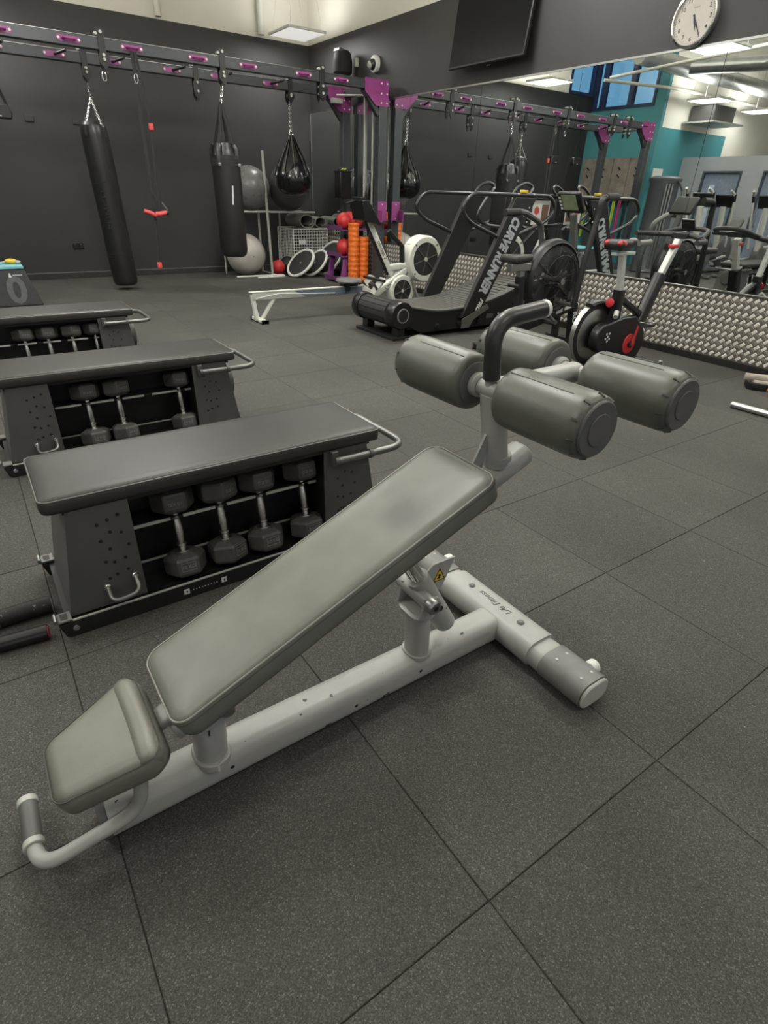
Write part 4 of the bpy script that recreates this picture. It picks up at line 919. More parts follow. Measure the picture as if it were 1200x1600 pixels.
# wire basket with rolled mats
wb_ = thing('wire_basket', 'pale wire mesh basket of rolled mats against the mirror corner', 'basket', (5.42, 10.52, 0))
x0, x1, y0, y1, zt = 5.06, 5.76, 10.20, 10.84, .74
for nm, (a, b_) in dict(front=((x0,y0),(x1,y0)), rear=((x0,y1),(x1,y1)), left=((x0,y0),(x0,y1)), right=((x1,y0),(x1,y1))).items():
    g = MB(); L_ = math.hypot(b_[0]-a[0], b_[1]-a[1]); n = int(L_/.052)
    for k in range(1, n):
        t = k/n; x = a[0]+(b_[0]-a[0])*t; y = a[1]+(b_[1]-a[1])*t; g.cyl((x, y, .02), (x, y, zt), .0048, seg=5)
    for k in range(1, 14): z = .02+k*.052; g.cyl((a[0], a[1], z), (b_[0], b_[1], z), .0048, seg=5)
    stuff(g.build('wire_grid', WHITEP, wb_))
    MB().cyl((a[0],a[1],zt), (b_[0],b_[1],zt), .011, seg=8).build('rim', WHITEP, wb_); MB().cyl((a[0],a[1],.014), (b_[0],b_[1],.014), .010, seg=8).build('bottom_rim', WHITEP, wb_)
for x in (x0, x1):
    for y in (y0, y1): MB().cyl((x, y, 0), (x, y, zt), .010, seg=8).build('corner_wire', WHITEP, wb_)
B((x0+.01, y0+.01, .02), (x1-.01, y1-.01, .026)).build('base_sheet', DGREY, wb_, smooth=False)
B((5.16, y0-.008, .50), (5.30, y0-.004, .57)).build('label_card', PAPER, wb_, smooth=False)
B((5.30, y0-.008, .28), (5.38, y0-.004, .33)).build('label_card', PAPER, wb_, smooth=False)
def rolled_mat(cx, cz, yy0, yy1, lab, r=.12, ang=0):
    pts = []
    for k in range(40):
        t = k/39*2.5*PI; q = r*(1-.16*t/PI); pts.append((cx+q*math.cos(-t+.3)*1.25, cz+q*math.sin(-t+.3)*.9))
    th = .016; mb = MB(); n = len(pts); vs = []
    for y in (yy0, yy1):
        for i, (x, z) in enumerate(pts):
            a = pts[max(0,i-1)]; b_ = pts[min(n-1,i+1)]; d = Vector((b_[0]-a[0], b_[1]-a[1])).normalized(); vs.append((x-d.y*th/2, y, z+d.x*th/2)); vs.append((x+d.y*th/2, y, z-d.x*th/2))
    o = 2*n; fs = []
    for i in range(n-1):
        a, b_ = 2*i, 2*i+2
        fs += [(a, b_, b_+o, a+o), (a+1, a+1+o, b_+1+o, b_+1), (a, a+1, b_+1, b_), (a+o, b_+o, b_+1+o, a+1+o)]
    fs += [(0, o, o+1, 1), (2*n-2, 2*n-1, o+2*n-1, o+2*n-2)]
    mb.add(vs, fs); tag(mb.build('rolled_mat', MATG, ang=60), lab, 'mat', 'rolled exercise mats')
rolled_mat(5.36, .875, 10.22, 10.82, 'grey rolled exercise mat on top of the wire basket, left one', .14)
rolled_mat(5.66, .85, 10.26, 10.80, 'smaller grey rolled mat right of the larger roll on the basket', .115)


# balance discs leaning on the basket
def disc(c, nrm, r, lab):
    t = thing('balance_board', lab, 'balance board', (c[0], c[1], 0), 'round balance boards leaning on the basket')
    a = MB().lathe(c, nrm, [(r*.96,-.03),(r*.985,-.012),(r*.985,.004),(r*.9,.008)], 40).build('board', RUBK, t)
    n_ = Vector(nrm).normalized(); u = n_.orthogonal().normalized(); w = n_.cross(u)
    MB().tube([Vector(c)+u*(r*math.cos(q))+w*(r*math.sin(q)) for q in [2*PI*i/44 for i in range(44)]], .024, 8, closed=True).build('rim', WHITEP, t)
    MB().lathe(Vector(c)+n_*.008, nrm, [(.015,0),(.012,.004)], 10).build('centre_stud', LGREY, a)
disc((4.98, 9.80, .225), (-.70, -.16, .68), .275, 'front round balance board with white rim, left of the three')
disc((5.27, 9.80, .215), (-.72, -.10, .66), .262, 'middle round balance board with white rim')
disc((5.58, 9.84, .285), (-.80, -.10, .56), .32, 'rear round balance board, the one nearest the purple rack')
# purple ball rack
pr = thing('ball_stand', 'purple shelf stand of red balls at the foot of the rig', 'rack', (5.55, 9.05, 0))
for z, w, l in ((.03, .36, .44), (.40, .31, .42), (.80, .30, .42)):
    s1 = MB().prism([(5.55-w, 9.05-l*.6, z), (5.55+.26, 9.05-l*.6, z), (5.55+.26, 9.05+l*.6, z), (5.55-w, 9.05+l*.6, z)], (0,0,.012)).build('shelf', PURPL, pr, bevel=.003)
    MB().prism([(5.55-w, 9.05-l*.6, z+.012), (5.55-w, 9.05+l*.6, z+.012), (5.55-w-.02, 9.05+l*.6, z+.07), (5.55-w-.02, 9.05-l*.6, z+.07)], (.006,0,0)).build('shelf_lip', PURPL, s1)
for y in (8.83, 9.27): MB().prism([(5.22, y, .03), (5.34, y, .03), (5.40, y, .42), (5.30, y, .42)], (0,.012,0)).build('side_bracket', PURPL, pr, bevel=.002)
for x, y in ((5.78, 8.84), (5.78, 9.26)): B((x-.02, y-.02, 0), (x+.02, y+.02, 1.2)).build('upright', RIGM, pr, bevel=.003)
medball((5.34, 8.90, .94), .125, RED, 'red ball on the top purple shelf, left one', 'red balls on the purple stand')
medball((5.48, 8.96, .945), .13, RED, 'red ball in the middle of the top purple shelf', 'red balls on the purple stand')
medball((5.64, 8.99, .94), .125, RED, 'red ball at the mirror end of the top purple shelf', 'red balls on the purple stand')
medball((5.38, 8.96, .545), .13, RED, 'red ball on the middle purple shelf behind the orange roller', 'red balls on the purple stand')
medball((5.66, 8.92, .18), .135, mat('dark_red_rubber', (.20,.015,.02), .5), 'dark red ball on the lowest purple shelf', 'red balls on the purple stand')
for x, y, r, h, lab in ((5.415, 8.72, .088, .90, 'tall orange foam roller standing in front of the purple stand'), (5.60, 8.70, .085, .72, 'shorter ribbed orange foam roller beside the tall one')):
    t = thing('foam_roller', lab, 'foam roller', (x, y, 0), 'orange foam rollers')
    z0 = 0 if h > .8 else .0
    MB().lathe((x, y, z0), (0,0,1), [(r*.7,0),(r,.006),(r,h-.006),(r*.7,h)], 24).build('foam_body', ORNG, t)
    for k in range(int(h/.075)): MB().lathe((x, y, z0+.05+k*.075), (0,0,1), [(r*1.0,0),(r*1.045,.008),(r*1.045,.038),(r*1.0,.046)], 24, cap=False).build('tread_band', ORNG, t)
    MB().lathe((x, y, z0+h), (0,0,1), [(r*.55,-.01),(r*.55,.0012)], 16).build('core', BLK, t)
# accessories on the rear post
bk = thing('band_bucket', 'black square bucket of bands and straps fixed to the rear rig post', 'bucket', (5.5, 9.18, 1.27))
b_ = B((5.39, 9.09, 1.26), (5.60, 9.28, 1.64)).build('bucket_body', BLKG, bk, bevel=.01)
MB().tube([(5.39,9.09,1.64),(5.60,9.09,1.64),(5.60,9.28,1.64),(5.39,9.28,1.64)], .012, 6, closed=True).build('bucket_rim', BLK, b_)
for k in range(4): MB().tube([(5.42+.05*k+.03*math.cos(t), 9.14+.02*math.sin(t*2), 1.66+.022*math.sin(t)) for t in [2*PI*i/12 for i in range(12)]], .011, 6, closed=True).build('coiled_band', YELG if k in (1, 2) else RUBK, bk)
mc = thing('pull_bar', 'black looped pull bar hooked beside the purple post bracket', 'pull bar', (5.7, 8.78, 1.2))
MB().tube(fillet([(5.66, 8.72, 1.10), (5.62, 8.66, 1.35), (5.70, 8.70, 1.50), (5.76, 8.78, 1.30)], .08, 5), .028, 8).build('handle_loop', BLK, mc)
B((5.62, 8.72, 1.02), (5.74, 8.84, 1.30)).build('clamp_block', BLKG, mc, bevel=.02)
jc = thing('j_hook', 'purple hook bracket on the front rig post beside the mirror', 'bracket', (5.74, 8.34, 1.0))
B((5.63, 8.335, .95), (5.79, 8.348, 1.24)).build('bracket_plate', PURP, jc, bevel=.003); B((5.63, 8.22, .95), (5.65, 8.335, 1.12)).build('bracket_side', PURP, jc, bevel=.003); B((5.65, 8.24, .95), (5.77, 8.335, .975)).build('bracket_shelf', BLK, jc, bevel=.003)
for z in (1.0, 1.2): MB().lathe((5.71, 8.335, z), (0,-1,0), [(.012,0),(.010,.006)], 8).build('bolt', WHITEP, jc)
#@@MACHINES
# ------------------------------------------------------------------ curved treadmill
tm_ = thing('curved_treadmill', 'black curved manual treadmill with white lettering on its near post', 'treadmill', (4.6, 5.27, 0))
YN, YFR = 4.90, 5.64
BLKS = mat('satin_black_tube', (.018,.018,.018), .3)
def cat(pts, n=8):
    # smooth curve through the points
    P = [Vector(p) for p in pts]; P = [2*P[0]-P[1]] + P + [2*P[-1]-P[-2]]; out = []
    for i in range(1, len(P)-2):
        for k in range(n):
            t = k/n; a, b, c, d = P[i-1:i+3]
            out.append(.5*((2*b)+(c-a)*t+(2*a-5*b+4*c-d)*t*t+(3*b-a-3*c+d)*t**3))
    return out + [P[-2]]
deck = cat([(3.60,0,.375), (3.85,0,.315), (4.20,0,.272), (4.67,0,.295), (5.06,0,.375), (5.35,0,.47), (5.52,0,.515)], 10)
for s_, y in ((-1, YN), (1, YFR)):
    top = [(p.x, y, p.z-.012) for p in deck]
    pl_ = top + [(5.60, y, .40), (5.50, y, .13), (5.25, y, .05), (3.92, y, .05), (3.70, y, .14)]
    f = MB().prism(pl_, (0, -s_*.055, 0)).build('side_frame', BLKG, tm_, bevel=.006, ang=30)
    tr = [Vector((p.x, y-s_*.03, p.z-.006)) for p in deck[6:]]
    mb = MB()
    for a, b_ in zip(tr[:-1], tr[1:]): mb.beam(a, b_, .085, .014, side=(0,1,0))
    mb.build('edge_rail', DGREY, f)
    if s_ < 0:
        for x in (4.12, 4.45, 4.75): MB().lathe((x, y, .10+.01), (0,-1,0), [(.034,-.002),(.034,.018),(.022,.022),(.022,.04)], 12).build('level_knob', BLK, f)
        MB().lathe((5.05, y, .17), (0,-1,0), [(.012,0),(.012,.004)], 8).build('bolt', LGREY, f)
        B((4.86, y-.003, .13), (4.97, y-.0005, .18)).build('side_label', DGREY, f, smooth=False)
# slats of the belt, one by one
def slat_mesh():
    return MB().box((-.0258, YN+.06, -.012), (.0258, YFR-.06, .0)).mesh('belt_slat', mat('belt_rubber', (.085,.082,.073), .7, bump=.2, bscale=150), off=Vector((0, 5.27, 0)), smooth=False)
sm = slat_mesh(); acc = 0; last = deck[0]; nxt = .02
for a, b_ in zip(deck[:-1], deck[1:]):
    seg = (b_-a).length
    while acc+seg > nxt:
        t = (nxt-acc)/seg; p = a+(b_-a)*t; ang_ = math.atan2(b_.z-a.z, b_.x-a.x)
        o = bpy.data.objects.new('belt_slat', sm); COL.objects.link(o); o.parent = tm_
        o.location = Vector((p.x, 5.27, p.z)) - Vector(tm_.location); o.rotation_euler = (0, -ang_, 0); nxt += .0635
    acc += seg
# rear roller housing
RC = (3.63, .255)
MB().cyl((RC[0], YN+.10, RC[1]), (RC[0], YFR-.08, RC[1]), .125, seg=28).build('roller_cover', RUBK, tm_)
rb = MB()
for k in range(9):
    t = math.radians(90+k*26); rb.cyl((RC[0]+.125*math.cos(t), YN+.10, RC[1]+.125*math.sin(t)), (RC[0]+.125*math.cos(t), YFR-.08, RC[1]+.125*math.sin(t)), .005, seg=6)
stuff(rb.build('cover_ribs', BLK, tm_))
for y0_, y1_, s_ in ((YN-.035, YN+.12, -1), (YFR-.09, YFR+.03, 1)):
    ye = y0_ if s_ < 0 else y1_; yi = y1_ if s_ < 0 else y0_
    c = MB().lathe((RC[0], yi, RC[1]), (0, s_, 0), [(.138,0),(.143,.01),(.143,abs(ye-yi)-.02),(.132,abs(ye-yi)-.004),(.10,abs(ye-yi))], 28).build('roller_end_cap', BLKG, tm_)
    MB().lathe((RC[0], ye, RC[1]), (0, s_, 0), [(.075,-.004),(.075,.004),(.070,.008),(.062,.008),(.062,.003)], 28).build('cap_ring', MGREY, c)
    MB().lathe((RC[0], ye, RC[1]), (0, s_, 0), [(.061,-.004),(.061,.005),(.05,.007)], 24).build('cap_disc', BLK, c)
MB().cyl((RC[0]-.05, YFR+.02, .30), (RC[0]-.05, YFR+.09, .30), .014, seg=8).build('axle_end', LGREY, tm_)
for x in (3.66, 5.35):
    ft = B((x-.12, YN-.0, 0.0), (x+.12, YFR, .035)).build('floor_base', BLK, tm_, bevel=.006, smooth=False)
    for y in (YN+.08, YFR-.08): B((x-.05, y-.05, .035), (x+.05, y+.05, .15)).build('foot_block', BLK, ft, bevel=.005, smooth=False)
B((5.50, YN+.02, .12), (5.72, YFR-.02, .50)).build('front_cover', BLK, tm_, bevel=.03)
B((5.05, YN+.03, .10), (5.50, YFR-.03, .30)).build('belt_tray', BLK, tm_, bevel=.01)
B((3.75, YN+.05, .08), (5.1, YFR-.05, .22)).build('under_tray', BLK, tm_, bevel=.01)
# leaning posts
def post(y, w=.055):
    return MB().prism([(4.44, y, .17), (4.75, y, .28), (5.38, y, 1.36), (5.06, y, 1.37)], (0, w, 0))
pn = post(YN-.045).build('post', BLK, tm_, bevel=.006); pf_ = post(YFR-.01).build('post', BLK, tm_, bevel=.006)
pd = Vector((5.22-4.60, 0, 1.365-.225)).normalized(); pc = Vector((4.60, YN-.0456, .225)); pL = math.hypot(.62, 1.14)
prp = Vector((-pd.z, 0, pd.x))
text('post_lettering', 'CURVE RUNNER', .165, pc + pd*(pL*.50) + Vector((.0,-.0003,0)), -pd, Vector((pd.z, 0, -pd.x)), mat('post_print', (.42,.44,.46), .5), tm_, .001, bold=.009, fit=.86)
text('post_lettering', 'PRO', .075, pc + pd*(pL*.06) + Vector((.05,0,0)), -pd, Vector((pd.z, 0, -pd.x)), WINK, tm_, .001, bold=.004, shear=.2)
MB().prism([(4.44, YN-.056, .16), (4.80, YN-.056, .30), (4.84, YN-.056, .25), (4.62, YN-.056, .15), (4.55, YN-.056, .0 + .06), (4.44, YN-.056, .06)], (0,.010,0)).build('post_clamp', DGREY, tm_, bevel=.002)
for x, z in ((5.28, 1.27), (5.21, 1.19), (5.27, 1.13), (5.33, 1.17)): MB().lathe((x, YN-.045, z), (0,-1,0), [(.008,0),(.008,.003)], 8).build('rivet', WHITEP, pn)
for y in (YN-.018, YFR+.018):
    lp = [(5.06, y, 1.385), (4.44, y, 1.385), (4.31, y, 1.24), (4.45, y, 1.12), (4.93, y, .965)]
    l1 = MB().tube(fillet(lp, .13, 7), .021, 10).build('hand_loop', BLKS, tm_)
    lp = [(5.06, y, 1.385), (5.64, y, 1.385), (5.75, y, 1.25), (5.60, y, 1.13), (5.12, y, .985)]
    MB().tube(fillet(lp, .12, 7), .021, 10).build('hand_loop', BLKS, tm_)
    for x, z in ((5.10, 1.405), (5.34, 1.405)): MB().ball((x, y-.012, z-.01), .012, 8, 6).build('bolt', LGREY, l1)
for dx, y in ((0, 5.46), (.12, 4.98)):
    MB().tube(cat([(5.46+dx, y, 1.05), (5.18+dx, y-.02, 1.08), (5.06+dx, y-.03, 1.17), (5.20+dx, y, 1.34), (5.33+dx, y+.02, 1.45), (5.27+dx, y+.05, 1.50), (5.15+dx, y+.06, 1.47), (5.04+dx, y+.04, 1.385)], 6), .017, 8).build('grip_loop', BLKS, tm_)
MB().cyl((5.30, YN, 1.385), (5.30, YFR, 1.385), .024, seg=10).build('cross_bar', BLKS, tm_)
B((5.24, YN+.28, 1.10), (5.30, YFR-.22, 1.37)).build('console_board', BLK, tm_, bevel=.008)
cd = B((5.42, YN+.03, 1.10), (5.70, YN+.036, 1.34)).build('instruction_card', PAPER, tm_, smooth=False)
MB().lathe((5.49, YN+.0298, 1.24), (0,-1,0), [(.045,0),(.045,.0008)], 6).build('red_badge', REDPR, cd)
B((5.57, YN+.0285, 1.13), (5.68, YN+.0298, 1.30)).build('card_photo', BROWN, cd, smooth=False)
B((5.17, YN-.03, 1.41), (5.25, YN+.02, 1.435)).build('yellow_clip', YEL, tm_, bevel=.004)

# ------------------------------------------------------------------ rowing machine
YO = 6.42
rw = thing('rowing_machine', 'pale rowing machine with long low rail and round fan housings behind the treadmill', 'rower', (3.8, YO, 0))
rl = MB().obeam((2.62, YO, .285), (4.12, YO, .285), .06, .085, rr=.2).build('rail', LGREY, rw)
B((2.60, YO-.033, .328), (4.15, YO+.033, .336)).build('rail_cap', OFFW, rl, smooth=False)
MB().prism([(3.3, YO-.0315, .25), (4.1, YO-.0315, .25), (4.1, YO-.0315, .322), (3.15, YO-.0315, .322)], (0,-.002,0)).build('blue_decal', mat('slate_decal', (.10,.13,.16), .4), rl, smooth=False)
MB().tube([(2.66, YO-.0315, .265), (2.95, YO-.0325, .305), (3.3, YO-.0325, .285), (3.7, YO-.0325, .27)], .006, 6, flat=.003).build('swoosh_decal', WHITEP, rl)
MB().obeam((2.63, YO, .31), (2.665, YO, .03), .05, .045, rr=.2).build('front_leg', OFFW, rw)
MB().obeam((2.90, YO, .26), (2.73, YO, .03), .045, .035, rr=.2).build('leg_strut', OFFW, rw)
ft = MB().obeam((2.70, YO-.17, .024), (2.70, YO+.17, .024), .07, .04, side=(1,0,0), rr=.3).build('front_foot', OFFW, rw)
for y in (YO-.17, YO+.15): B((2.655, y, 0), (2.745, y+.02, .05)).build('rubber_foot', BLK, ft, bevel=.005)
se = MB().lathe((3.92, YO, .365), (0,0,1), [(.02,0),(.14,.008),(.165,.03),(.155,.055),(.06,.048)], 24).build('seat', MGREY, rw)
B((3.82, YO-.05, .335), (4.02, YO+.05, .368)).build('seat_carriage', BLK, se)
for y in (-.075, .075): MB().cyl((3.86, YO+y-.02, .315), (3.86, YO+y+.02, .315), .03, seg=10).build('seat_roller', BLK, se)
# foot stretcher
for s_ in (-1, 1):
    q = MB().prism([(4.14, YO+s_*.13-.06, .20), (4.34, YO+s_*.13-.06, .43), (4.36, YO+s_*.13-.06, .41), (4.16, YO+s_*.13-.06, .18)], (0,.12,0)).build('footplate', LGREY, rw, bevel=.004)
    MB().tube(fillet([(4.22, YO+s_*.13-.065, .30), (4.17, YO+s_*.13-.06, .37), (4.17, YO+s_*.13+.06, .37), (4.22, YO+s_*.13+.065, .30)], .03), .016, 6, flat=.006).build('foot_strap', WEBB, q)
MB().cyl((4.30, YO-.24, .40), (4.30, YO+.24, .40), .018, seg=10).build('pull_handle', BLK, rw)
MB().obeam((4.25, YO, .17), (4.84, YO, .52), .075, .085, rr=.25).build('main_boom', OFFW, rw)
MB().obeam((4.12, YO, .30), (4.30, YO, .20), .06, .08, rr=.25).build('boom_joint', OFFW, rw)
text('boom_lettering', 'concept 2', .062, (4.55, YO-.0385, .348), (.59,0,.35), (-.35,0,.59), DGREY, rw, .0006, bold=.001)
MB().obeam((4.52, YO, .52), (4.84, YO, .55), .065, .08, rr=.25).build('neck_beam', OFFW, rw)
MB().obeam((4.56, YO, .44), (4.20, YO, 1.06), .055, .07, rr=.25).build('monitor_arm', OFFW, rw)
MB().obeam((4.505, YO, .44), (4.145, YO, 1.06), .04, .03, rr=.25).build('arm_backing', BLK, rw)
text('arm_lettering', 'concept 2', .060, (4.395, YO-.0285, .735), (.36,0,-.62), (.62,0,.36), DGREY, rw, .0006, bold=.001)
mn = MB().prism([(4.30, YO-.14, 1.02), (4.06, YO-.14, 1.07), (4.02, YO-.14, 1.28), (4.12, YO-.14, 1.28)], (0,.28,0)).build('monitor', BLKG, rw, bevel=.008)
MB().tube(fillet([(3.86, YO-.05, 1.24), (4.0, YO, 1.27), (4.14, YO+.05, 1.27)], .05), .012, 6).build('monitor_hook', BLK, mn)
B((4.02, YO-.10, 1.29), (4.10, YO+.10, 1.31)).build('phone_rest', BLK, mn, bevel=.003)
MB().obeam((4.74, YO, .50), (4.72, YO, .78), .05, .055, rr=.2).build('damper_arm', BLK, rw); MB().obeam((4.72, YO, .77), (4.50, YO, .95), .05, .05, rr=.2).build('damper_arm', BLK, rw)
MB().obeam((4.86, YO, .36), (4.86, YO, .80), .08, .07, rr=.2).build('fan_bracket', OFFW, rw)
def fan(c, r, w, nm):
    x, z = c; y = YO-w*.5
    h = MB().lathe((x, YO+w*.5, z), (0,-1,0), [(r*.6,0),(r*.93,0),(r,w*.12),(r,w*.85),(r*.93,w),(r*.72,w),(r*.70,w*.93)], 36).build(nm, OFFW, rw)
    MB().lathe((x, y+.012, z), (0,-1,0), [(r*.70,0),(r*.70,.006)], 30).build('fan_mesh', RUBK, h)
    for k in range(6):
        t = 2*PI*k/6+.3; MB().beam((x+r*.08*math.cos(t), y+.002, z+r*.08*math.sin(t)), (x+r*.70*math.cos(t), y+.002, z+r*.70*math.sin(t)), .006, .012, side=(0,1,0)).build('fan_spoke', DGREY, h)
    MB().lathe((x, y+.008, z), (0,-1,0), [(r*.11,0),(r*.09,.014)], 12).build('fan_hub', LGREY, h)
    for k in range(4):
        t = PI/4+k*PI/2; MB().lathe((x+r*.85*math.cos(t), y, z+r*.85*math.sin(t)), (0,-1,0), [(r*.05,-.002),(r*.05,.005)], 8).build('housing_screw', MGREY, h)
fan((5.05, .615), .285, .20, 'fan_housing'); fan((4.72, .235), .20, .12, 'lower_drum')
MB().obeam((4.86, YO-.05, .38), (4.99, YO-.12, .01), .045, .03, rr=.25).build('rear_leg', MGREY, rw); MB().obeam((4.86, YO+.05, .38), (4.99, YO+.12, .01), .045, .03, rr=.25).build('rear_leg', MGREY, rw)
MB().obeam((5.0, YO-.26, .022), (5.0, YO+.26, .022), .05, .04, side=(1,0,0), rr=.3).build('rear_foot', OFFW, rw)
MB().cyl((4.25, YO-.02, .16), (4.72, YO-.02, .03), .016, seg=8).build('lower_strut', OFFW, rw)

# ------------------------------------------------------------------ air bike
YE = 3.97
eb = thing('air_bike', 'black air bike with gauze fan cage standing between treadmill and red bike', 'exercise bike', (4.6, YE, 0))
HC = Vector((4.76, YE, .665)); HR = .335
MB().tube([HC+Vector((HR*math.cos(t), 0, HR*math.sin(t))) for t in [math.radians(-35)+math.radians(250)*i/30 for i in range(31)]], .036, 8, flat=.075).build('cage_hoop', BLK, eb)
for s_ in (-1, 1):
    d = MB(); n = 20; rings = [(HR*.985,.035),(HR*.9,.09),(HR*.70,.13),(HR*.40,.15),(HR*.14,.155)]
    g = MB().lathe(HC, (0, s_, 0), rings, 32, cap=True).build('cage_dome', GAUZE, eb)
    w = MB()
    for k in range(9):
        t = 2*PI*k/9; w.tube([HC+Vector((r*math.cos(t+.25*q), s_*(h+.002), r*math.sin(t+.25*q))) for q, (r, h) in enumerate(rings)], .0018, 4)
    for r, h in ((HR*.7,.130),): w.tube([HC+Vector((r*math.cos(t), s_*(h+.002), r*math.sin(t))) for t in [2*PI*i/28 for i in range(28)]], .0025, 4, closed=True)
    stuff(w.build('cage_wires', BLK, g))
    MB().lathe(HC+Vector((0,s_*.155,0)), (0,s_,0), [(.028,0),(.028,.005)], 16).build('cage_badge', MGREY, g)
for k in range(8):
    t = 2*PI*k/8+.2; c_, s2 = math.cos(t), math.sin(t)
    MB().add([HC+Vector(v) for v in ((.05*c_,-.06,.05*s2),(.29*c_,-.06,.29*s2),(.29*c_+.03*s2,.06,.29*s2-.03*c_),(.05*c_+.03*s2,.06,.05*s2-.03*c_))]+[HC+Vector(v)+Vector((.003*s2,0,-.003*c_)) for v in ((.05*c_,-.06,.05*s2),(.29*c_,-.06,.29*s2),(.29*c_+.03*s2,.06,.29*s2-.03*c_),(.05*c_+.03*s2,.06,.05*s2-.03*c_))], [(0,1,2,3),(7,6,5,4),(0,4,5,1),(1,5,6,2),(2,6,7,3),(3,7,4,0)]).build('fan_blade', BLK, eb, smooth=False)
MB().cyl(HC+Vector((0,-.15,0)), HC+Vector((0,.15,0)), .018, seg=14).build('fan_hub', BLK, eb)
mb_ = MB().obeam((4.20, YE-.02, .20), (5.10, YE-.02, .40), .085, .10, rr=.15).build('main_beam', BLK, eb)
MB().prism([(4.98, YE-.0635, .365), (5.085, YE-.0635, .388), (5.085, YE-.0635, .425), (4.98, YE-.0635, .40)], (0,-.001,0)).build('beam_label', WINK, mb_, smooth=False)
MB().prism([(4.86, YE-.0635, .338), (4.95, YE-.0635, .358), (4.95, YE-.0635, .395), (4.86, YE-.0635, .372)], (0,-.001,0)).build('beam_label', WINK, mb_, smooth=False)
fl = MB().obeam((5.16, YE-.02, .42), (5.22, YE-.02, .04), .08, .07, rr=.15).build('front_upright', BLK, eb)
text('upright_lettering', 'ROGUE', .085, (5.185, YE-.0608, .20), (.06,0,-.38), (.38,0,.06), WINK, fl, .0006, bold=.003)
MB().obeam((4.93, YE-.02, .34), (4.95, YE-.02, .02), .06, .06, rr=.15).build('mid_upright', BLK, eb)
for x in (4.12, 5.22):
    f = MB().obeam((x, YE-.30, .035), (x, YE+.30, .035), .075, .06, side=(1,0,0), rr=.2).build('floor_bar', BLK, eb)
    for y in (YE-.30, YE+.28): B((x-.042, y, 0), (x+.042, y+.02, .07)).build('end_cap', DGREY, f, bevel=.004)
MB().obeam((4.12, YE-.02, .06), (4.45, YE-.02, .27), .06, .06, rr=.15).build('rear_beam', BLK, eb)
MB().obeam((4.36, YE-.02, .22), (4.30, YE-.02, .72), .07, .07, rr=.15).build('seat_tube', BLK, eb)
MB().obeam((4.24, YE-.02, .22), (4.38, YE-.02, .50), .045, .04, rr=.15).build('seat_brace', DGREY, eb)
B((4.27, YE-.05, .70), (4.33, YE+.01, .78)).build('seat_clamp', STEEL, eb, bevel=.004)
B((4.14, YE-.055, .765), (4.40, YE+.015, .835)).build('seat_slider', STEEL, eb, bevel=.006)
sd = MB().slab(lambda u, v, h: Vector((4.26+u, YE-.02+v, .905+h)), -.15, .17, .24, .06, .028, [(.02,-.065),(.004,-.05),(0,-.03),(.006,-.008),(.02,.0),(.03,.002)], 5).build('saddle', VDARK, eb, ang=70)
MB().cyl((4.24, YE-.09, .64), (4.24, YE+.05, .64), .02, seg=10).build('seat_knob', BLK, eb)
for s_, ya, p in ((1, YE+.33, [(4.36,1.235),(4.62,1.245),(4.88,1.145),(4.98,.78),(4.90,.46)]), (-1, YE-.33, [(4.80,1.385),(4.98,1.385),(4.90,1.25),(4.82,.90),(4.77,.46)])):
    pts = [(x, ya, z) for x, z in p]
    if s_ < 0: pts = [(5.10, ya-.0, 1.395), (4.88, ya, 1.385), (4.88, ya, 1.25), (4.81, ya, .90), (4.765, ya, .46)]
    a = MB().tube(fillet(pts, .07, 6), .027, 10, flat=.03).build('swing_arm', DGREY if s_ > 0 else BLK, eb)
    g0, g1 = (pts[0], pts[1]); d = (Vector(g1)-Vector(g0))*.72
    MB().tube([Vector(g0)-d*.02, Vector(g0)+d], .033, 12).build('foam_grip', RUBK, a)
    MB().cyl((4.78 if s_ < 0 else 4.90, YE+s_*.10, .47), (4.78 if s_ < 0 else 4.90, ya, .47), .018, seg=10).build('arm_pivot', STEEL, a)
    MB().obeam((4.70, YE+s_*.20, .30), (4.70+s_*.16, YE+s_*.20, .40), .02, .03).build('crank', MGREY, eb)
    B((4.66+s_*.16, YE+s_*.20-.06, .385), (4.76+s_*.16, YE+s_*.20+.06, .415)).build('pedal', BLK, eb, bevel=.005)
    MB().cyl((4.70, YE, .30), (4.70, YE+s_*.21, .30), .02, seg=10).build('crank_axle', STEEL, eb)
# console mast
MB().obeam((5.02, YE-.01, .95), (4.93, YE-.01, 1.24), .06, .05, rr=.2).build('console_mast', DGREY, eb); MB().obeam((5.08, YE-.02, .40), (5.02, YE-.01, .96), .05, .05, rr=.2).build('console_mast', BLK, eb)
An = Matrix.Rotation(math.radians(-35), 3, 'Y')
cn = MB().box((4.86, YE-.13, 1.24), (4.90, YE+.13, 1.44), An).build('console', BLKG, eb, bevel=.012)
MB().box((4.857, YE-.085, 1.275), (4.8595, YE+.085, 1.425), An, (4.88, YE, 1.34)).build('console_screen', LCD, cn, smooth=False)
for k in range(4): MB().box((4.856, YE+.095, 1.28+.035*k), (4.8592, YE+.12, 1.30+.035*k), An, (4.88, YE, 1.34)).build('console_button', WINK, cn, smooth=False)

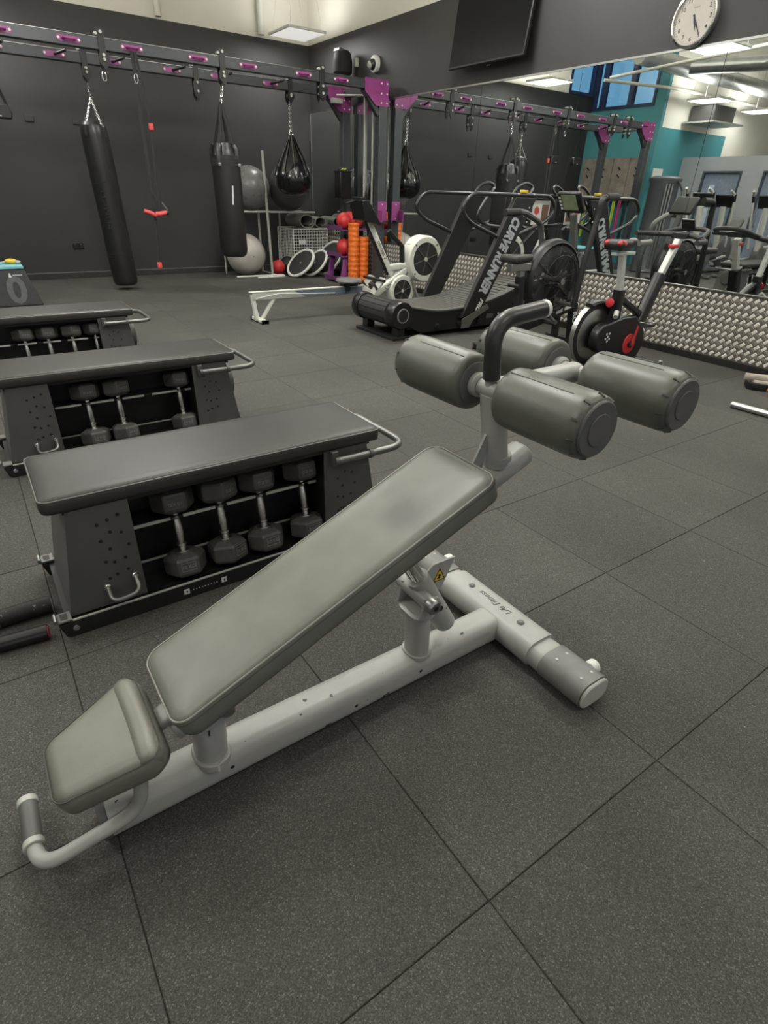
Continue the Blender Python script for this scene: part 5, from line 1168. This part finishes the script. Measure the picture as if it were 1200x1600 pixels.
# ------------------------------------------------------------------ red and black studio bike
YS = 3.12
SATIN = mat('satin_aluminium', (.55,.55,.52), .38, metal=.35)
sp = thing('studio_bike', 'black studio bike with red crank disc and rear flywheel facing the mirror', 'exercise bike', (4.75, YS, 0))
FC = Vector((4.50, YS+.04, .325)); FR = .26
fw_ = MB().lathe(FC+Vector((0,.03,0)), (0,-1,0), [(FR*.86,0),(FR,.004),(FR,.05),(FR*.86,.056)], 44).build('flywheel', BLK, sp)
MB().lathe(FC+Vector((0,-.026,0)), (0,-1,0), [(FR*.84,0),(FR*.80,.005),(FR*.36,.012),(FR*.30,.012)], 40).build('flywheel_face', STEEL, fw_)
MB().lathe(FC+Vector((0,.0305,0)), (0,-1,0), [(FR*1.002,.004),(FR*1.002,.05)], 44, cap=False).build('flywheel_rim', STEEL, fw_)
MB().tube([FC+Vector(((FR+.012)*math.cos(t), -.004, (FR+.012)*math.sin(t))) for t in [math.radians(38)+math.radians(75)*i/12 for i in range(13)]], .022, 8, flat=.045).build('wheel_guard', BLK, sp)
hs = [(FC.x+.125*math.cos(t), FC.z-.01+.125*math.sin(t)) for t in [math.radians(80)+math.radians(190)*i/12 for i in range(13)]] + [(4.90+.20*math.cos(t), .235+.19*math.sin(t)) for t in [math.radians(-100)+math.radians(150)*i/12 for i in range(13)]] + [(4.90, .475), (4.72, .475)]
MB().prism([(x, YS-.03, z) for x, z in hs], (0, -.085, 0)).build('drive_cover', BLKG, sp, bevel=.012)
dd = MB()
dc = MB().lathe((4.865, YS-.117, .235), (0,-1,0), [(.088,0),(.086,.006),(.06,.009)], 28).build('red_crank_disc', RED, sp)
MB().lathe((4.865, YS-.126, .235), (0,-1,0), [(.03,0),(.03,.02),(.02,.026)], 16).build('crank_boss', BLK, dc)
cr_ = MB().prism([(4.85, YS-.142, .225), (4.88, YS-.142, .225), (4.925, YS-.142, .42), (4.905, YS-.142, .425)], (0,-.016,0)).build('crank_arm', RED, sp, bevel=.004)
pdl = B((4.86, YS-.27, .405), (4.97, YS-.165, .43)).build('pedal', BLK, cr_, bevel=.006); 
for x in (4.865, 4.965): B((x-.006, YS-.26, .40), (x+.006, YS-.175, .44)).build('pedal_cage', STEEL, cr_, bevel=.002)
MB().prism([(4.85, YS+.07, .235), (4.88, YS+.07, .235), (4.83, YS+.07, .05), (4.81, YS+.07, .05)], (0,.016,0)).build('crank_arm', RED, sp, bevel=.004)
for k, (dx, dz) in enumerate(((-.02,.028),(.018,.03),(-.028,-.012),(.024,-.016),(0,-.034),(0,.004))): B((FC.x+.03+dx-.010, YS-.1165, .325+dz-.009), (FC.x+.03+dx+.010, YS-.1150, .325+dz+.009)).build('logo_block', WINK, sp, bevel=.002, smooth=False)
MB().obeam((4.66, YS-.045, .44), (4.655, YS-.045, .70), .085, .075, rr=.2).build('seat_tube', BLKG, sp)
MB().obeam((4.655, YS-.045, .69), (4.585, YS-.045, .985), .05, .05, rr=.15).build('seat_post', SATIN, sp)
B((4.63, YS-.086, .655), (4.68, YS-.0835, .685)).build('red_decal', RED, sp, smooth=False)
kn = MB().lathe((4.60, YS-.045, .60), (-1,0,0), [(.01,0),(.01,.03),(.036,.035),(.036,.055),(.02,.06)], 10).build('adjust_knob', RED, sp)
MB().lathe((4.60, YS-.10, .53), (-.6,-.4,-.5), [(.022,0),(.022,.06)], 10).build('brake_pad', LGREY, sp)
B((4.46, YS-.075, .975), (4.72, YS-.02, 1.0)).build('seat_slider', SATIN, sp, bevel=.004)
MB().cyl((4.78, YS-.048, 1.06), (4.92, YS-.06, 1.07), .022, seg=10).build('slider_lever', MGREY, sp)
sd = MB().slab(lambda u, v, h: Vector((4.56+u, YS-.045+v, 1.09+h)), -.14, .15, .19, .055, .026, [(.02,-.075),(.006,-.06),(0,-.035),(.006,-.010),(.02,.0),(.03,.002)], 5).build('saddle', BLK, sp, ang=70)
for vy in (-.062, .062): MB().ball((4.46, YS-.045+vy, 1.068), .040, 12, 8, (1.3,.75,.62)).build('red_saddle_panel', RED, sd)
MB().ball((4.69, YS-.045, 1.085), .038, 12, 8, (1.3,.9,.5)).build('pale_nose_panel', MGREY, sd)
MB().obeam((4.70, YS-.045, .62), (5.10, YS-.045, .44), .06, .05, rr=.2).build('frame_tube', BLKG, sp)
MB().obeam((5.03, YS-.045, .36), (5.215, YS-.045, .80), .095, .105, rr=.25).build('front_tube', BLKG, sp)
MB().obeam((5.195, YS-.045, .75), (5.365, YS-.045, 1.075), .055, .055, rr=.15).build('handlebar_post', SATIN, sp)
B((5.27, YS-.075, 1.015), (5.36, YS-.015, 1.045)).build('red_lever', RED, sp, bevel=.008)
hb2 = MB().tube(fillet([(5.14, YS+.24, 1.12), (5.36, YS+.22, 1.115), (5.40, YS+.06, 1.12), (5.40, YS-.15, 1.12), (5.36, YS-.31, 1.08), (5.14, YS-.34, 1.08)], .06, 6), .021, 10).build('handlebar', RUBK, sp)
MB().tube(fillet([(5.36, YS+.16, 1.115), (5.58, YS+.10, 1.16), (5.60, YS-.045, 1.17), (5.58, YS-.19, 1.16), (5.36, YS-.25, 1.10)], .07, 6), .020, 10).build('aero_bar', RUBK, hb2)
B((5.36, YS-.12, 1.09), (5.44, YS+.03, 1.14)).build('bar_clamp', BLK, hb2, bevel=.008)
MB().box((5.46, YS-.10, 1.16), (5.48, YS+.02, 1.25), Matrix.Rotation(math.radians(-30),3,'Y')).build('bike_console', BLKG, hb2, bevel=.006)
for x, w in ((4.42, .27), (5.16, .27)):
    f = MB().obeam((x, YS-w-.02, .04), (x, YS+w-.02, .04), .07, .06, side=(1,0,0), rr=.3).build('floor_bar', BLK, sp)
    for y in (YS-w-.03, YS+w-.03): MB().obeam((x, y, .038), (x, y+.02, .038), .078, .072, side=(1,0,0), rr=.3).build('end_cap', DGREY, f)
MB().obeam((4.42, YS-.02, .05), (5.16, YS-.02, .055), .06, .05, rr=.2).build('ground_beam', BLK, sp)
MB().lathe((5.20, YS-.27, .05), (0,-1,0), [(.03,0),(.03,.02)], 12).build('transport_wheel', LGREY, sp)

sp.location.x -= .045
# ------------------------------------------------------------------ small floor things
so = thing('training_step', 'beige topped black training step at the right photo edge by the skirting', 'step', (5.5, 2.02, 0))
MB().slab(lambda u, v, h: Vector((5.22+u*.5-v*.85+.16, 2.00-u*.85-v*.5+.05, h)), -.1, .42, .22, .22, .05, [(.006,0),(0,.006),(.004,.055),(.012,.06)], 5).build('step_base', BLK, so, ang=50)
MB().slab(lambda u, v, h: Vector((5.23+u*.5-v*.85+.16, 1.995-u*.85-v*.5+.05, .06+h)), -.08, .42, .20, .20, .05, [(.0,0),(.0,.014),(.006,.02)], 5).build('step_pad', LEATHER, so, ang=60)
MB().tube([(5.26, 2.13, .098), (5.34, 2.0, .10), (5.44, 1.82, .10)], .030, 10, flat=.020).build('folded_towel', LEATHER, so)
text('step_lettering', 'RX', .06, (5.33, 1.915, .03), (.55,-.83,0), (0,0,1), ORINK, so, .001, bold=.004, shear=.2)
br = thing('steel_bar', 'short steel bar with black collar lying on the floor at the right photo edge', 'bar', (4.63, 1.62, 0))
MB().cyl((4.625, 1.89, .026), (4.635, 1.60, .026), .024, seg=18).build('steel_sleeve', KNURL, br)
MB().cyl((4.635, 1.60, .030), (4.65, 1.20, .030), .030, seg=18).build('rubber_grip', BLK, br)
MB().cyl((4.6245, 1.892, .026), (4.6243, 1.897, .026), .021, seg=18).build('end_face', LGREY, br)
# weighted bars lying at the left photo edge
w1 = thing('weighted_bar', 'worn black weighted bar with red end plug on the floor at the left edge', 'bar', (-.2, 1.85, 0), 'weighted bars by the storage bench')
MB().cyl((-.085, 1.835, .027), (-.75, 1.90, .027), .026, seg=18).build('bar_tube', BLKG, w1)
MB().cyl((-.0845, 1.8349, .027), (-.0815, 1.8346, .027), .020, seg=18).build('red_plug', mat('crimson_plug', (.42,.02,.05), .5), w1)
w2 = thing('weighted_bar', 'scuffed black taped bar behind the red ended one at the left edge', 'bar', (-.3, 1.97, 0), 'weighted bars by the storage bench')
MB().cyl((-.055, 1.985, .033), (-.80, 1.99, .033), .032, seg=18).build('bar_tube', mat('scuffed_black', (.018,.0175,.0165), .5, spec=.3, vary=.3, scale=30, chips=(60,.70,(.16,.15,.14))), w2)
for x in (-.215, -.235): MB().cyl((x, 1.987, .033), (x-.012, 1.987, .033), .034, seg=18).build('tape_band', DGREY, w2)
#@@WALLTHINGS
# ------------------------------------------------------------------ things fixed high on the right wall
tv = thing('television', 'wall mounted black television tilted down above the mirrors', 'television', (5.73, 6.25, 2.75))
Rt = Matrix.Rotation(math.radians(7), 3, 'Y')
def tvb(lo, hi): return MB().box(lo, hi, Rt, (5.74, 6.25, 3.10))
bz = tvb((5.715, 5.61, 2.72), (5.755, 6.89, 3.46)).build('casing', BLK, tv, bevel=.006)
tvb((5.7125, 5.63, 2.745), (5.7148, 6.87, 3.445)).build('screen', SCREEN, tv, smooth=False)
B((5.755, 6.0, 2.95), (5.849, 6.5, 3.25)).build('wall_bracket', BLK, tv)
B((5.752, 6.22, 2.715), (5.765, 6.28, 2.722)).build('sensor_bump', LGREY, bz, smooth=False)
ck = thing('wall_clock', 'round wall clock with chrome rim and black numerals above the mirrors', 'clock', (5.80, 3.735, 2.76))
CC = Vector((5.849, 3.735, 2.765))
rim = MB().lathe(CC, (-1,0,0), [(.19,0),(.205,.02),(.208,.05),(.200,.066),(.188,.068),(.184,.052)], 48, cap=False).build('rim', CHROME, ck)
MB().lathe(CC, (-1,0,0), [(.185,.030),(.185,.048)], 48).build('dial', FACE, ck)
DR, DU = Vector((0,-1,0)), Vector((0,0,1)); f0 = CC+Vector((-.0482,0,0))
for h in range(1, 13):
    t = PI/2 - h*PI/6; text('numeral', str(h), .044, f0 + DR*(.142*math.cos(t)) + DU*(.142*math.sin(t)), DR, DU, INK, ck, .0004, bold=.0006)
tk = MB()
for h in range(60):
    t = 2*PI*h/60; d = DR*math.cos(t)+DU*math.sin(t); tk.beam(f0+d*.168, f0+d*.176, .0012, .0028, side=(1,0,0))
stuff(tk.build('minute_ticks', INK, ck, smooth=False))
def hand(hr, L_, w, nm, off):
    t = PI/2 - hr*2*PI; d = DR*math.cos(t)+DU*math.sin(t); n = DR*-math.sin(t)+DU*math.cos(t); o = f0+Vector((off,0,0))
    MB().prism([o-d*.03-n*w*.5, o-d*.03+n*w*.5, o+d*L_*.25+n*w, o+d*L_, o+d*L_*.25-n*w], (-.0012,0,0)).build(nm, INK, ck, smooth=False)
hand(5.42/12, .095, .010, 'hour_hand', -.0012); hand(24.5/60, .150, .008, 'minute_hand', -.0030)
MB().lathe(f0+Vector((-.004,0,0)), (-1,0,0), [(.008,0),(.008,.003)], 12).build('hand_boss', INK, ck)
text('small_print', 'QUARTZ', .014, f0+DU*.075, DR, DU, GINK, ck, .0003)
sc = thing('security_camera', 'small white dome camera on the dark wall above the rig corner', 'camera', (5.8, 8.79, 2.95))
MB().lathe((5.849, 8.79, 3.02), (-1,0,0), [(.105,0),(.110,.02),(.105,.05),(.085,.06)], 28).build('camera_base', WHITEP, sc)
MB().ball((5.785, 8.79, 3.01), .070, 18, 12).build('dome', BLKG, sc)
MB().lathe((5.775, 8.79, 3.01), (-1,-.0,-.25), [(.05,.05),(.03,.072)], 14).build('lens_ring', LGREY, sc)
sk2 = thing('loudspeaker', 'black wall loudspeaker on a white bracket left of the dome camera', 'speaker', (5.70, 9.45, 2.95))
MB().lathe((5.66, 9.45, 2.93), (0,0,1), [(.10,0),(.145,.03),(.150,.16),(.130,.27),(.09,.31)], 20).build('cabinet', mat('speaker_black', (.014,.014,.014), .7, spec=.25), sk2, bevel=.01)
MB().box((5.55, 9.36, 3.20), (5.66, 9.54, 3.25), Matrix.Rotation(.3,3,'Y')).build('top_panel', DGREY, sk2, bevel=.01)
B((5.79, 9.28, 3.04), (5.849, 9.32, 3.15)).build('wall_bracket', LGREY, sk2, bevel=.006)

# ------------------------------------------------------------------ far side of the gym, seen in the mirrors
# board with hooks and hanging bands on the left wall
bd_ = thing('hook_board', 'grey wooden board with black hooks, seen in the mirror behind the rig', 'board', (-1.83, 9.9, 1.35))
for k in range(4):
    y = 9.05+k*.45; B((-1.848, y, 1.45), (-1.825, y+.44, 2.25)).build('board_panel', WOOD, bd_, bevel=.003, smooth=False)
    for z in (1.85, 2.0): MB().cyl((-1.825, y+.22, z), (-1.74, y+.22, z+.05), .015, seg=8).build('hook', BLK, bd_)
br_ = thing('band_rail', 'purple rail with coloured resistance bands, seen in the mirror', 'rail', (-1.75, 9.9, 1.4))
B((-1.845, 9.05, 1.36), (-1.70, 10.75, 1.42)).build('rail_bar', PURP, br_, bevel=.004)
for k, m_ in enumerate((YELG, RUBK, PINK, YELG, BLUEB, RUBK, PINK, RUBK, YELG, RUBK)):
    y = 9.12+k*.165; o = MB().tube([(-1.69, y-.02, .45+.06*(k % 3)), (-1.69, y-.025, 1.40), (-1.69, y+.025, 1.40), (-1.69, y+.02, .45+.06*(k % 3)), (-1.69, y, .41+.06*(k % 3))], .011, 6, closed=True, flat=.018).build('resistance_band', m_)
    tag(o, ['lime band nearest the doors', 'black band next to the first lime one', 'pink band third along', 'lime band between pink and blue ones', 'only blue band', 'black band beside the blue one', 'pink band past the middle', 'black band between pink and lime ones', 'lime band nearest the dark wall', 'last black band nearest the dark wall'][k] + ' on the purple rail', 'band', 'resistance bands on the purple rail')
# pale notice board
nb = thing('notice_stand', 'white framed notice with yellow print leaning above the cable machine', 'sign', (-1.9, 8.4, 1.7))
B((-1.98, 8.7, 1.62), (-1.62, 8.72, 2.02)).build('notice_sheet', PAPER, nb, smooth=False); B((-1.80, 8.695, 1.70), (-1.70, 8.6995, 1.85)).build('yellow_print', YEL, nb, smooth=False); MB().cyl((-1.8, 8.73, 0), (-1.8, 8.73, 2.0), .02, seg=8).build('stand_pole', STEEL, nb)
# plate loaded cable tower
ct = thing('cable_tower', 'dark shrouded cable tower with rounded top, seen in the mirror', 'machine', (-.9, 7.9, 0))
MB().lathe((-.9, 7.9, 0), (0,0,1), [(.30,0),(.32,.02),(.30,.06),(.29,1.70),(.33,1.76),(.33,1.80),(.22,1.84)], 20).build('shroud', mat('tower_grey', (.07,.075,.08), .35), ct)
for k in range(3): MB().cyl((-.75+.09*k, 7.62+.01*k, .1), (-.75+.09*k, 7.62+.01*k, 1.7), .018, seg=8).build('guide_rod', STEEL, ct)
MB().tube(fillet([(-.9, 7.6, 1.75), (-.6, 7.3, 1.6), (-.5, 7.1, 1.15)], .1), .022, 8).build('cable_arm', BLK, ct)
# cross trainers and treadmills on the far side
CTN = [(-.35, 6.75), (-2.15, 7.25), (-2.15, 6.35), (-2.15, 5.4)]
def cross_trainer(x, y, lab):
    t = thing('cross_trainer', lab, 'cross trainer', (x, y, 0), 'cross trainers seen in the mirror')
    MB().obeam((x-.75, y, .06), (x+.75, y, .06), .14, .09, rr=.3).build('base_beam', MGREY, t)
    for dx in (-.7, .7): MB().obeam((x+dx, y-.28, .035), (x+dx, y+.28, .035), .08, .06, side=(1,0,0), rr=.3).build('floor_bar', DGREY, t)
    MB().lathe((x-.55, y+.09, .42), (0,-1,0), [(.30,0),(.33,.02),(.33,.16),(.30,.18)], 28).build('drive_housing', DGREY, t)
    MB().obeam((x-.35, y, .15), (x-.12, y, 1.32), .11, .09, rr=.35).build('mast', LGREY, t)
    MB().box((x-.15, y-.20, 1.30), (x-.10, y+.20, 1.56), Matrix.Rotation(math.radians(25),3,'Y')).build('console', BLKG, t, bevel=.015)
    for s_ in (-1, 1):
        MB().tube(fillet([(x-.30, y+s_*.20, .55), (x-.10, y+s_*.24, 1.15), (x+.02, y+s_*.26, 1.55), (x+.16, y+s_*.22, 1.62)], .12), .024, 8).build('swing_arm', LGREY, t)
        MB().tube([(x-.02, y+s_*.255, 1.42), (x+.03, y+s_*.26, 1.56)], .03, 10).build('foam_grip', BLK, t)
        MB().obeam((x-.45, y+s_*.18, .35), (x+.55, y+s_*.18, .26+s_*.05), .05, .05, rr=.3).build('pedal_rail', LGREY, t)
        B((x+.02, y+s_*.18-.07, .31), (x+.38, y+s_*.18+.07, .35)).build('pedal', BLK, t, bevel=.01)
for k, (x, y) in enumerate(CTN): cross_trainer(x, y, ['grey cross trainer nearest the rig, seen in the mirror', 'grey cross trainer in front of the first grey door', 'grey cross trainer in front of the second grey door', 'last grey cross trainer along the pale grey wall'][k])
